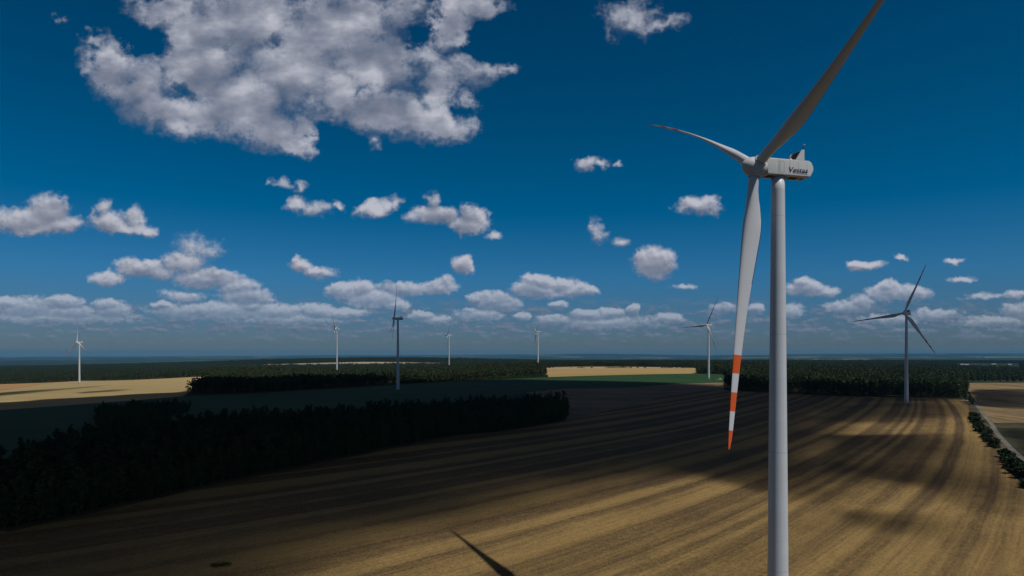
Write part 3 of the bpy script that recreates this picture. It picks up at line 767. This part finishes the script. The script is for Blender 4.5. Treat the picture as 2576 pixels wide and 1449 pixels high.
set_turbine(MAIN, tx, ty, zb, psi_m, 58.55, 6.8, 72.0)     # parked, blades feathered
BL2 = blade_mesh(2.0)
tag(MAIN, 'nearest huge white wind turbine with dark blue lettering and red bands on its blades', 'wind turbine', 'wind turbines of the wind farm')
for (lab, x, y, zh, psi, al) in [
 ('shaded wind turbine on the right in front of the wood, its three blades spread wide', 422.2, 730.6, 42.2, 34.8, 97.3),
 ('sunlit wind turbine on the lit green field close left of the nearest turbine', 351.0, 1218.6, 49.9, 29.4, 93.0),
 ('slim white wind turbine at the left end of the far golden field', 67.4, 1774.8, 55.2, 5.3, 66.5),
 ('dark shaded wind turbine standing on the dark green field in the middle', -154.1, 922.0, 46.2, 12.4, -10.5),
 ('smallest and farthest wind turbine, rising from the wood behind the shaded one', -192.9, 2091.1, 54.4, 18.9, 205.9),
 ('sunlit white wind turbine rising behind the pine wood left of the shaded one', -411.7, 1604.4, 55.6, 2.5, -165.0),
 ('leftmost wind turbine standing on the golden wheat field', -992.9, 1566.5, 24.7, 59.2, -113.2)]:
    t = copy_tree(MAIN)
    for c_ in [c for c in bpy.data.objects if c.parent and c.parent.parent and c.parent.parent.parent == t or (c.parent and c.parent.parent == t)]:
        if c_.name.split('.')[0] in ('panel_joint', 'hatch', 'floor_vent', 'sensor_mast', 'cooler_bar', 'lamp_glass', 'beacon_arm'): bpy.data.objects.remove(c_)
    set_turbine(t, x, y, CZ + zh - 95.0 - .6, psi, al, 5.7, 6.0)
    for c_ in [c for c in bpy.data.objects if c.name.startswith('blade') and not c.name.startswith('blade_collar') and c.parent and c.parent.parent == t]: c_.data = BL2
    t['label'] = lab
    g = H1(x, y)
    up = t.location.z - (g - .1)          # towers reach down to the lie of the land
    t.location.z = g - .1
    for c_ in t.children:
        kd = c_.name.split('.')[0]
        if kd == 'tower': c_.scale.z = (95.0 + up) / 95.0
        elif kd not in ('foundation', 'entrance_stair'): c_.location.z += up
# ------------------------------------------------------------------ trees
def foliage(name, a, b_, c_):
    m_, k, b = material(name)
    co = k.new('ShaderNodeTexCoord').outputs['Object']
    oi = k.new('ShaderNodeObjectInfo').outputs['Random']
    col = k.mix(k.noise(co, .35, 3), c4(*a), c4(*b_))
    col = k.mix(k.m('MULTIPLY', k.m('POWER', oi, 2.0), .7), col, c4(*c_))
    k.put(b.inputs['Base Color'], col); b.inputs['Roughness'].default_value = .7; b.inputs['Specular IOR Level'].default_value = .2
    return m_
M_PINE = foliage('pine_needles', (.020, .042, .018), (.045, .072, .026), (.060, .075, .030))
M_LEAF = foliage('broad_leaves', (.028, .058, .014), (.055, .098, .024), (.085, .11, .034))
M_BUSH = foliage('bush_leaves', (.013, .026, .009), (.026, .044, .014), (.034, .048, .016))
M_BARK = mat('pine_bark', (.17, .10, .062), .9, var=.35, scale=.5)
M_BARK2 = mat('grey_bark', (.12, .11, .09), .9, var=.3, scale=.5)

def trunk_geo(rng, h, r0, lean, limbs, zl0, zl1, spread):
    vs = []; fs = []
    def tube(pts, rad, seg):
        b0 = len(vs)
        for p, rr in zip(pts, rad):
            for i in range(seg):
                a = 2 * math.pi * i / seg; vs.append((p[0] + rr * math.cos(a), p[1] + rr * math.sin(a), p[2]))
        for k in range(len(pts) - 1):
            for i in range(seg):
                j = (i + 1) % seg; fs.append((b0 + k * seg + i, b0 + k * seg + j, b0 + (k + 1) * seg + j, b0 + (k + 1) * seg + i))
    lx, ly = (rng.random(2) - .5) * lean
    ax = lambda t: (lx * t * t + .15 * math.sin(t * 5), ly * t * t, h * t)
    ts = np.linspace(0, 1, 7); tube([ax(t) for t in ts], [r0 * (1 - .85 * t) + .01 for t in ts], 7)
    for i in range(limbs):
        t = zl0 + (zl1 - zl0) * (i + rng.random()) / limbs; p = np.array(ax(t)); a = rng.random() * 6.28; L = spread * (.6 + .5 * rng.random()) * (1.2 - t)
        q = p + np.array([math.cos(a) * L, math.sin(a) * L, L * (.25 + .3 * rng.random())])
        m = (p + q) / 2 + np.array([0, 0, -.1 * L]); tube([p, m, q], [r0 * .3, r0 * .2, r0 * .06], 4)
    return vs, fs, ax
def crown_geo(rng, ax, h, z0, z1, rad, lobes, per, leaf, shape):
    vs = []; fs = []
    for l in range(lobes):
        t = (l + rng.random()) / lobes; z = z0 + (z1 - z0) * t
        rr = rad * shape(t); a = rng.random() * 6.28; off = rr * (.25 + .55 * rng.random())
        c = np.array(ax(z / h)) * (1, 1, 0) + np.array([math.cos(a) * off, math.sin(a) * off, z])
        lr = rr * (.42 + .25 * rng.random())
        for i in range(per):
            d = rng.normal(size=3); d /= np.linalg.norm(d) + 1e-9
            p = c + d * (lr * rng.random() ** .4) * (1, 1, .62)
            s = leaf * (.6 + .8 * rng.random())
            u = rng.normal(size=3); u[2] *= .6; u /= np.linalg.norm(u); w = np.cross(u, rng.normal(size=3)); w /= np.linalg.norm(w)
            b0 = len(vs)
            k = rng.random() * .5
            vs += [tuple(p - u * s - w * s * k), tuple(p + w * s * .7 - u * s * .1), tuple(p + u * s), tuple(p - w * s * .75)]
            fs.append((b0, b0 + 1, b0 + 2, b0 + 3))
    return vs, fs
def pine_shape(t): return (.5 + 1.6 * t) if t < .3 else (1.0 - .55 * ((t - .3) / .7) ** 2.2)
def leaf_shape(t): return .55 + 1.25 * t if t < .36 else 1.0 - .72 * ((t - .36) / .64) ** 2
def make_tree(name, kind, seed, detail=1.0):
    rng = np.random.default_rng(seed); root = empty(name)
    if kind == 'pine':
        h = 19 + 3 * rng.random(); tv, tf, ax = trunk_geo(rng, h * .97, .30, 2.0, 9, .45, .9, 4.5)
        cv, cf = crown_geo(rng, ax, h, h * .40, h * .97, 3.5, int(17 * detail) or 1, int(52 * detail), .46 / detail ** .5, pine_shape); mm, bk = M_PINE, M_BARK
    elif kind == 'leaf':
        h = 14 + 5 * rng.random(); tv, tf, ax = trunk_geo(rng, h * .85, .26, 1.0, 8, .2, .8, 5)
        cv, cf = crown_geo(rng, ax, h, h * .12, h * .97, 4.1, int(22 * detail) or 1, int(58 * detail), .5 / detail ** .5, leaf_shape); mm, bk = M_LEAF, M_BARK2
    else:
        h = 3.6 + 1.2 * rng.random(); tv, tf, ax = trunk_geo(rng, h * .7, .09, .5, 5, .1, .8, 1.6)
        cv, cf = crown_geo(rng, ax, h, h * .08, h * .9, 2.6, int(14 * detail) or 1, int(48 * detail), .33 / detail ** .5, leaf_shape); mm, bk = M_BUSH, M_BARK2
    pydata('crown', cv, cf, mm, root); pydata('trunk', tv, tf, bk, root, smooth=True)
    return root, (tv, tf, cv, cf, bk, mm)
def merged_proto(name, parts):
    """one mesh object outside the scene, used by the woods as a seed for their trees"""
    vs = []; fs = []; mi = []; mats = []
    for (tv, tf, cv, cf, bk, mm), (ox, oy, s) in parts:
        for v_, f_, m_ in ((tv, tf, bk), (cv, cf, mm)):
            if m_ not in mats: mats.append(m_)
            b0 = len(vs); vs += [(x * s + ox, y * s + oy, z * s) for x, y, z in v_]
            fs += [tuple(i + b0 for i in f) for f in f_]; mi += [mats.index(m_)] * len(f_)
    me = bpy.data.meshes.new(name); me.from_pydata(vs, [], fs); me.polygons.foreach_set('material_index', mi)
    for m_ in mats: me.materials.append(m_)
    return bpy.data.objects.new(name, me)
def wood(name, label, cat, pts, coll, smin=.8, smax=1.15):
    """stuff: a wood whose trees stand on pts"""
    me = bpy.data.meshes.new(name); me.from_pydata([tuple(p) for p in pts], [], [])
    o = bpy.data.objects.new(name, me); COL.objects.link(o)
    g = bpy.data.node_groups.new(name, 'GeometryNodeTree')
    g.interface.new_socket('Geometry', in_out='INPUT', socket_type='NodeSocketGeometry'); g.interface.new_socket('Geometry', in_out='OUTPUT', socket_type='NodeSocketGeometry')
    N_ = g.nodes; gi = N_.new('NodeGroupInput'); go = N_.new('NodeGroupOutput')
    ci = N_.new('GeometryNodeCollectionInfo'); ci.inputs['Collection'].default_value = coll; ci.inputs['Separate Children'].default_value = True; ci.inputs['Reset Children'].default_value = True
    ip = N_.new('GeometryNodeInstanceOnPoints'); ip.inputs['Pick Instance'].default_value = True
    def rnd(dt, lo, hi, seed):
        r_ = N_.new('FunctionNodeRandomValue'); r_.data_type = dt
        ins = [s for s in r_.inputs if s.enabled]; ins[0].default_value = lo; ins[1].default_value = hi
        [s for s in r_.inputs if s.name == 'Seed'][0].default_value = seed
        return [s for s in r_.outputs if s.enabled][0]
    g.links.new(gi.outputs[0], ip.inputs['Points']); g.links.new(ci.outputs[0], ip.inputs['Instance'])
    g.links.new(rnd('INT', 0, len(coll.objects) - 1, 1), ip.inputs['Instance Index'])
    g.links.new(rnd('FLOAT_VECTOR', (-.03, -.03, 0), (.03, .03, 6.28), 2), ip.inputs['Rotation'])
    g.links.new(rnd('FLOAT_VECTOR', (smin,) * 3, (smax,) * 3, 3), ip.inputs['Scale'])
    g.links.new(ip.outputs[0], go.inputs[0])
    md = o.modifiers.new('trees', 'NODES'); md.node_group = g
    return tag(o, label, cat, kind='stuff')
def coll(name, objs):
    c = bpy.data.collections.new(name)
    for o in objs: c.objects.link(o)
    return c
PR = {}
for i in range(4): PR['pine', i] = make_tree('pine_tree', 'pine', 20 + i)
for i in range(3): PR['leaf', i] = make_tree('broadleaf_tree', 'leaf', 40 + i)
for i in range(3): PR['bush', i] = make_tree('bush', 'bush', 60 + i)
LOW = {}
for kd, k_ in (('pine', 4), ('leaf', 3)):
    for i in range(k_):
        r_, g_ = make_tree('t', kd, 120 + i, .42)
        for c_ in list(r_.children): bpy.data.objects.remove(c_)
        bpy.data.objects.remove(r_); LOW[kd, i] = g_
cP = coll('pine_seeds', [merged_proto('seed_pine', [(PR['pine', i][1], (0, 0, 1))]) for i in range(4)] + [merged_proto('seed_leaf', [(PR['leaf', 0][1], (0, 0, .95))])])
cL = coll('low_seeds', [merged_proto('seed_low', [(LOW['pine', i], (0, 0, 1))]) for i in range(4)] + [merged_proto('seed_low', [(LOW['leaf', i], (0, 0, 1))]) for i in range(2)])
cB = coll('leafy_seeds', [merged_proto('seed_leafy', [(PR['leaf', i][1], (0, 0, .9))]) for i in range(3)])
def patch(seed):
    rg = np.random.default_rng(seed); L_ = []
    for i in range(14):
        kd = 'pine' if rg.random() < .75 else 'leaf'; L_.append((LOW[kd, int(rg.integers(0, 3))], ((rg.random() - .5) * 34, (rg.random() - .5) * 34, .75 + .35 * rg.random())))
    return merged_proto('seed_patch', L_)
cC = coll('patch_seeds', [patch(200 + i) for i in range(4)])

def scatter(poly, step, jit=.4, rng=RNG):
    P_ = np.array(poly); lo, hi = P_.min(0), P_.max(0)
    gx, gy = np.meshgrid(np.arange(lo[0], hi[0], step), np.arange(lo[1], hi[1], step)); gx = gx.ravel(); gy = gy.ravel()
    gx = gx + (rng.random(gx.shape) - .5) * 2 * jit * step; gy = gy + (rng.random(gy.shape) - .5) * 2 * jit * step
    k = inpoly(gx, gy, poly); return gx[k], gy[k]
def ragged(x, y, poly, w=14):
    d = np.abs(sdist(x, y, poly)); return (d > w) | (RNG.random(len(x)) < .35 + .5 * d / w)
def infrustum(x, y, m=1.06): return (y > 40) & (np.abs(x) < y * .7503 * m + 15)
def drop(x, y, dz=-.2, amp=3.2):
    w = np.sin(x / 23 + 1.3 * np.sin(y / 41)) + np.sin(y / 31 + 1.7 * np.sin(x / 57)) + .8 * np.sin((x + y) / 97)
    return np.column_stack([x, y, H(x, y) + dz - amp * (.5 + .25 * w)])

# -- the black wood left in the foreground
NEARW = [(-330, 190)] + near_front + AT([(1431,1040),(1418,1032),(900,1066),(480,1098),(240,1126),(0,1205)]) + [(-420, 330)]
x, y = scatter(NEARW, 5.0)
k = infrustum(x, y, 1.1) & ragged(x, y, NEARW, 9); x, y = x[k], y[k]
order = np.argsort(np.hypot(x, y)); x, y = x[order], y[order]
z = H(x, y)
vis = np.where(infrustum(x, y, 1.0))[0]
nInd = 290; ind = vis[:nInd]; rest = np.setdiff1d(np.arange(len(x)), ind)
used = {}
LABP = 'tall pine of the black shaded wood beside the stubble field'
LABL = 'round broadleaf tree among the pines of the black shaded wood'
for j, i in enumerate(ind):
    kd = 'leaf' if RNG.random() < .42 else 'pine'; v_ = int(RNG.integers(0, 4 if kd == 'pine' else 3))
    src = PR[kd, v_][0]
    if (kd, v_) in used: o = copy_tree(src)
    else: o = src; used[kd, v_] = 1
    s = (.55 + .42 * RNG.random()) if kd == 'pine' else (.65 + .4 * RNG.random())
    if RNG.random() < .08: s *= 1.25
    o.location = (x[i], y[i], z[i] - .2); o.rotation_euler = (0, 0, RNG.random() * 6.28); o.scale = (s, s, s)
    tag(o, LABP if kd == 'pine' else LABL, 'tree', 'pines of the black wood' if kd == 'pine' else 'broadleaf trees of the black wood')
p_ = np.column_stack([x[rest], y[rest], z[rest] - .2])
wood('near_wood', 'black shaded wood of pines between the stubble and the dark green field', 'wood', p_, coll('near_seeds', [o.copy() for o in cP.objects] + [merged_proto('seed_leaf', [(PR['leaf', i][1], (0, 0, .95))]) for i in (1, 2)]), .55, 1.0)
x, y = scatter([tuple(p) for p in near_front] + [(p[0] - 9, p[1] + 6) for p in near_front[::-1]], 3.2); wood('wood_edge_bushes', 'dark undergrowth along the foot of the black wood beside the stubble', 'bushes', drop(x, y, -.2, 0), cB, .45, 1.0)
NW2 = AT([(236,1036),(262,1026),(300,1030),(340,1020),(400,1022),(440,1018),(478,1022),(474,1038),(400,1058),(300,1078),(238,1070)])
x, y = scatter(NW2, 5.0); k = RNG.random(len(x)) < .8; x, y = x[k], y[k]; wood('copse', 'low dark copse behind the left end of the black wood', 'copse', drop(x, y), cB, .25, .62)

# -- pine grove in the middle and the woods behind it
cut = [WHEAT, FARW, GREEN, OR, RF, RF2]
def clear_of(x, y, m=4):
    k = np.ones(len(x), bool)
    for p in cut: k &= ~(sdist(x, y, p) > -m)
    for (cx_, cy_) in ((-412, 1604), (-193, 2091), (67, 1775), (351, 1219), (422, 731)): k &= np.hypot(x - cx_, y - cy_) > 16
    return k
GROVE = AT([(455,994),(470,992),(640,987),(850,975),(1000,965),(1130,957),(1250,953),(1330,948),(1378,946)]) + [(100, 1500), (60, 1900), (-800, 1900), (-760, 1620)] + AT([(534,948),(524,965),(484,985)])
x, y = scatter(GROVE, 6.0); k = clear_of(x, y, 1.5) & ragged(x, y, GROVE); wood('pine_grove', 'pine wood with bare trunks along the upper edge of the dark green field', 'wood', drop(x[k], y[k]), cL, .85, 1.15)
x, y = scatter(AT([(1000,966),(1130,959),(1250,955),(1378,949),(1376,946),(1250,951.5),(1130,955),(1010,962)]), 5.5); wood('undergrowth', 'low leafy undergrowth at the foot of the pine wood', 'bushes', drop(x, y), cB, .3, .5)
RWOOD = AT([(1821,978),(1840,982),(1982,988.5),(2119,995.5),(2291,997.5),(2428,1002.5),(2440,985),(2425,966),(2412,957)]) + [(1150, 1500), (1150, 1700), (330, 1700), (330, 1500), (345, 1350)] + AT([(1830,958)])
x, y = scatter(RWOOD, 6.0); k = clear_of(x, y, 1.5) & ragged(x, y, RWOOD); x, y = x[k], y[k]
wood('mixed_forest', 'broad mixed forest behind the turbine on the right', 'forest', drop(x, y, -.2, 5.0), coll('mix', [o.copy() for o in cL.objects] + [merged_proto('seed_mix', [(LOW['leaf', 2], (0, 0, 1.05))])]), .8, 1.2)
# everything farther, in patches
gx, gy = np.meshgrid(np.arange(-3800, 3800, 27), np.arange(1500, 5200, 27)); gx = gx.ravel() + (RNG.random(gx.size) - .5) * 16; gy = gy.ravel() + (RNG.random(gy.size) - .5) * 16
k = infrustum(gx, gy, 1.05) & ~inpoly(gx, gy, GROVE) & ~inpoly(gx, gy, RWOOD)
gx, gy = gx[k], gy[k]
k = clear_of(gx, gy, 24)
# clearings: pale fields seen as slivers between the woods
CLEAR = [[(-1500, 3640), (-330, 3640), (-330, 3980), (-900, 4130), (-1500, 4000)], [(-2200, 2600), (-1300, 2650), (-1400, 2800), (-2300, 2750)], [(80, 1900), (900, 1980), (950, 2060), (80, 2080)], [(1500, 2200), (2100, 2100), (2150, 2300), (1500, 2350)]]
OPEN = [[(2412, 2400), (2560, 2400), (2560, 4600), (2412, 4600)]]
OPEN = [[((a - CX) / F * b, b) for a, b in OPEN[0]]]
for p in CLEAR + OPEN: k &= ~(sdist(gx, gy, p) > -20)
gx, gy = gx[k], gy[k]
wood('far_forest', 'endless dark forest reaching to the blue plain', 'forest', drop(gx, gy), cC, .8, 1.15)
for i, p in enumerate(CLEAR): sheet('clearing', p, 60, .3, M_PALE if i != 1 else M_MEADOW)

# individual trees and bushes in the far golden field
def place(kind, px, py, s, label, group, cat='bush'):
    x_, y_ = at(px, py); v_ = int(RNG.integers(0, 3)); src = PR[kind, v_][0]
    if (kind, v_) in used: o = copy_tree(src)
    else: o = src; used[kind, v_] = 1
    o.location = (x_, y_, H1(x_, y_) - .1); o.scale = (s, s, s * (.85 + .2 * RNG.random())); o.rotation_euler = (0, 0, RNG.random() * 6.28)
    return tag(o, label, cat, group)
for px in [1383, 1391, 1436, 1456, 1463, 1470, 1488] + list(range(1524, 1588, 7)) + [1604, 1622, 1666, 1674, 1682, 1690, 1703] + list(range(1716, 1772, 6)):
    o = place('bush', px, 925.6 + RNG.random() * .6, 1.0, 'small dark bush in the row crossing the far golden field', 'bushes in the far golden field')
    q = .7 + .6 * RNG.random(); o.scale = (q * 1.7, q * 1.3, q * .75)

# the hedge beside the sandy track
hedge = AT([(2434,1012),(2444,1046),(2452,1062),(2466,1082),(2486,1108),(2504,1130)]) ; hedge2 = AT([(2524,1149),(2548,1178),(2572,1205),(2600,1235)])
def along(line, step):
    L_ = []
    for a, b in zip(line[:-1], line[1:]):
        a, b = np.array(a), np.array(b); k = max(1, int(round(np.hypot(*(b - a)) / step)))
        for j in range(k): L_.append(a + (b - a) * j / k)
    return L_
for line, lab, grp, s0 in ((hedge[1:], 'leafy shrub of the upper hedge between stubble and sandy track', 'shrubs of the upper hedge', 1.0), (hedge2, 'leafy shrub of the lower hedge at the right picture edge', 'shrubs of the lower hedge', 1.15)):
    for p in along(line, 3.1):
        v_ = int(RNG.integers(0, 3)); src = PR['bush', v_][0]
        if ('bush', v_) in used: o = copy_tree(src)
        else: o = src; used['bush', v_] = 1
        q = p + (RNG.random(2) - .5) * 4.0; s = s0 * (.5 + .85 * RNG.random() ** 1.5)
        o.location = (q[0], q[1], H1(*q) - .15); o.scale = (s * (.9 + .5 * RNG.random()), s * (.9 + .5 * RNG.random()), s); o.rotation_euler = (0, 0, RNG.random() * 6.28); tag(o, lab, 'shrub', grp)
for (px, py, s, kd) in ((2430,1008,.55,'leaf'),(2440,1012,.5,'leaf'),(2446,1018,.42,'leaf')):
    place(kd, px, py, s, 'dark round tree where the track meets the forest', 'trees at the head of the track', 'tree')
# green trees right of the forest, before the pale field
for px in (2432,2447,2463,2480,2497,2516,2535,2551,2568):
    place('leaf', px, 960 + RNG.random() * 2, .75 + .35 * RNG.random(), 'leafy tree in the hedgerow above the striped right-hand field', 'hedgerow trees on the right', 'tree')

# weeds growing in the stubble
def weeds(px, py, r_, n_):
    c = at(px, py); vs = []; fs = []
    for i in range(n_):
        a = RNG.random() * 6.28; q = r_ * RNG.random() ** .6; x_ = c[0] + q * math.cos(a) * 1.3; y_ = c[1] + q * math.sin(a); z_ = H1(x_, y_) + .1
        h_ = .35 + .5 * RNG.random()
        for b in range(3):
            t = RNG.random() * 6.28; w = .10; dx_, dy_ = math.cos(t), math.sin(t); l = .35 * RNG.random(); b0 = len(vs)
            vs += [(x_ - dy_ * w, y_ + dx_ * w, z_), (x_ + dy_ * w, y_ - dx_ * w, z_), (x_ + dx_ * l, y_ + dy_ * l, z_ + h_)]; fs.append((b0, b0 + 1, b0 + 2))
    return tag(pydata('weeds', vs, fs, M_LEAF), 'small green patch of weeds in the dark stubble at the bottom', 'weeds', kind='stuff')
weeds(556, 1423, 2.2, 150)

# transformer kiosk and gravel beside the sunlit turbine on the green field
def kiosk(px, py, s, label):
    x_, y_ = at(px, py); root = empty('transformer_kiosk', (x_, y_, H1(x_, y_)), .3)
    bm = bmesh.new(); box(bm, (0, 0, 1.1 * s), (5 * s, 2.6 * s, 2.2 * s)); bmesh.ops.bevel(bm, geom=bm.edges[:], offset=.06, segments=2, affect='EDGES'); from_bm('wall', bm, M_NAC, root)
    bm = bmesh.new(); box(bm, (0, 0, 2.32 * s), (5.4 * s, 3.0 * s, .2 * s)); from_bm('roof', bm, M_CONC, root)
    bm = bmesh.new(); box(bm, (-1.2 * s, -1.33 * s, 1.0 * s), (1.2 * s, .06, 1.8 * s)); from_bm('door', bm, M_SEAM, root)
    return tag(root, label, 'kiosk')
kiosk(1811, 953.5, .8, 'small white transformer kiosk on the green field beside the sunlit turbine')
blob_sheet('gravel_pad', at(1812, 955), 9, .45, 0, M_PALE, .35)
blob_sheet('gravel_pad', at(1208, 980), 12, .5, 0, M_VERGE, .35)

# farm buildings far away on the right
M_WALLW = mat('lime_wall', (.62, .60, .56), .9); M_ROOFR = mat('roof_sheet', (.42, .40, .38), .7); M_GLASS = mat('window_glass', (.03, .035, .04), .15, .6)
def barn(x_, y_, L_, W_, h_, rz, label):
    root = empty('farm_building', (x_, y_, H1(x_, y_) + 9), rz)
    vs = [(-L_/2,-W_/2,0),(L_/2,-W_/2,0),(L_/2,W_/2,0),(-L_/2,W_/2,0),(-L_/2,-W_/2,h_),(L_/2,-W_/2,h_),(L_/2,W_/2,h_),(-L_/2,W_/2,h_),(-L_/2,0,h_+W_*.3),(L_/2,0,h_+W_*.3)]
    vs += [(a, b, -12) for a, b, c in vs[:4]]
    pydata('wall', vs, [(10,11,5,4),(12,13,7,6),(11,12,6,9,5),(13,10,4,8,7)], M_WALLW, root)
    e = .6; t = W_ * .3 + .12
    pydata('roof', [(-L_/2-e,-W_/2-e,h_-.25),(L_/2+e,-W_/2-e,h_-.25),(L_/2+e,0,h_+t),(-L_/2-e,0,h_+t),(L_/2+e,W_/2+e,h_-.25),(-L_/2-e,W_/2+e,h_-.25)], [(0,1,2,3),(3,2,4,5)], M_ROOFR, root)
    for i in range(int(L_ / 8)):
        bm = bmesh.new(); box(bm, (-L_/2 + 4 + i * 8, -W_/2 - .05, h_ * .55), (2.2, .1, 1.8)); from_bm('window', bm, M_GLASS, root)
    return tag(root, label, 'farm building')
for (px, py, L_, lab) in [(2423,918.5,26,'long white farm building beyond the right forest, leftmost of the farm row'),(2433,919,14,'short white farm house right beside the leftmost farm building'),
        (2500,917.5,20,'white barn in the middle of the farm row beyond the right forest'),(2540,918.5,14,'small white house at the right end of the farm row'),
        (2462,901.5,70,'long pale farm building on the far dark ridge at right'),(2482,901,40,'short pale farm building on the far dark ridge at right')]:
    x_, y_ = at(px, py); b = barn(x_, y_, L_, 9, 3.6, -math.atan2(x_, y_) + RNG.random() * .3, lab); b.location.z = H1(x_, y_) - .2

# ------------------------------------------------------------------ the clouds overhead that shade the land, one only added to cut ground bounce
cm_, k, b_ = material('cloud_vapour')
k.t.nodes.clear(); mo = k.new('ShaderNodeOutputMaterial')
pv = k.new('ShaderNodeVolumePrincipled'); pv.inputs['Color'].default_value = c4(.7, .68, .66); pv.inputs['Density'].default_value = .035; pv.inputs['Anisotropy'].default_value = .3
k.t.links.new(pv.outputs[0], mo.inputs['Volume'])
ALT = 900.0
def shade_cloud(ptsw, soft=60, thick=120, step=30):
    """cloud whose shadow falls on the ground outline ptsw (world)"""
    g = np.array(ptsw, float)
    def lift(x, y, z):
        s = ALT / SUN.z; return x + SUN.x * s, y + SUN.y * s, z + ALT
    v, f = cdt([tuple(p) for p in g], step)
    d = np.maximum(sdist(v[:, 0], v[:, 1], [tuple(p) for p in g]), 0)
    ph = RNG.random(6) * 6
    nz = .5 + .22 * np.sin(v[:, 0] / 47 + ph[0]) * np.sin(v[:, 1] / 39 + ph[1]) + .16 * np.sin(v[:, 0] / 19 + ph[2] + v[:, 1] / 31) + .12 * np.sin(v[:, 1] / 13 + ph[3])
    t = sstep(0, soft, d) * thick * (.6 + .8 * nz) + .3
    X_, Y_, Z_ = lift(v[:, 0], v[:, 1], H(v[:, 0], v[:, 1]) * 0 + 0)
    top = np.column_stack([X_, Y_, Z_ + t * .8]); bot = np.column_stack([X_, Y_, Z_ - t * .2])
    nv = len(v); cnt = {}
    for q in f:
        for a, b in zip(q, q[1:] + q[:1]): cnt[(a, b)] = cnt.get((a, b), 0) + 1
    fs = [tuple(q) for q in f] + [tuple(i + nv for i in q[::-1]) for q in f]
    for (a, b) in cnt:
        if (b, a) not in cnt: fs.append((b, a, a + nv, b + nv))
    o = pydata('cloud', np.vstack([top, bot]), fs, cm_, smooth=True)
    return tag(o, kind='structure')
S1 = [(-480, 40), (-300, -60), (-110, 20), (-62, 130)] + AT([(885,1440),(930,1410),(1030,1372),(1160,1345),(1290,1314),(1420,1284),(1540,1250),(1640,1226),(1740,1212),(1840,1226),(1930,1252),(1990,1276),(2110,1282),(2170,1250),(2180,1205),(2190,1140),(2170,1085),(2180,1035),(2300,1018),(2440,1010)]) \
   + AT([(2436,999),(2330,993),(2100,988)]) + AT([(1990,984),(1850,972),(1750,964),(1582,958.5),(1415,956),(1300,953),(1130,959),(980,965),(860,970),(700,974),(560,974),(475,978),(445,988),(400,988),(200,1003),(0,1014),(-200,1028)]) + [(-760, 500)]
shade_cloud(S1, 80, 210, 28)
shade_cloud([(-500, 20), (-520, -320), (320, -320), (420, -60), (330, 60), (190, 108), (20, 104), (-60, 96), (-110, 40)], 40, 150, 26)  # added unseen cloud: darkens ground out of view, less bounce on the turbine
shade_cloud(AT([(2060,1262),(2160,1276),(2300,1286),(2430,1298),(2460,1342),(2380,1368),(2200,1350),(2110,1322)]), 26, 50, 7)
shade_cloud(AT([(2010,1245),(2040,1160),(2060,1092),(2440,1086),(2500,1120),(2560,1170),(2640,1240),(2640,1310),(2450,1300),(2340,1268),(2290,1232),(2120,1232)]), 40, 52, 11)
shade_cloud(AT([(2030,1072),(2060,1020),(2440,1006),(2480,1046),(2320,1064)]), 40, 60, 14)
shade_cloud(AT([(2425,980),(2600,978),(2700,1000),(2700,1035),(2540,1030),(2440,1020)]), 40, 80, 16)
shade_cloud(AT([(2500,1075),(2620,1075),(2760,1100),(2760,1250),(2640,1230),(2560,1150)]), 30, 60, 10)
shade_cloud(AT([(-150,1003),(0,988),(160,977),(325,965),(260,972),(120,986),(0,998),(-150,1012)]), 40, 90, 25)
shade_cloud(AT([(180,989),(290,980),(350,979),(300,985),(210,991)]), 16, 40, 12)

# ------------------------------------------------------------------ haze
hm, k, b_ = material('haze_air'); k.t.nodes.clear(); mo = k.new('ShaderNodeOutputMaterial')
pv = k.new('ShaderNodeVolumePrincipled'); pv.inputs['Color'].default_value = c4(.12, .46, .84); pv.inputs['Density'].default_value = 2.8e-5
k.t.links.new(pv.outputs[0], mo.inputs['Volume'])
bm = bmesh.new(); box(bm, (0, 0, 0), (2, 2, 2)); hz = from_bm('haze', bm, hm)
ztop, zbot = 175.0, float(min(H(np.linspace(-30000, 30000, 200), np.full(200, 15000.)).min(), -120)) - 1
hz.data.transform(Matrix.Translation((0, 0, (ztop + zbot) / 2)) @ Matrix.Diagonal((36000, 36000, (ztop - zbot) / 2, 1)))
tag(hz, 'thin blue air over the whole plain', 'haze', kind='stuff')
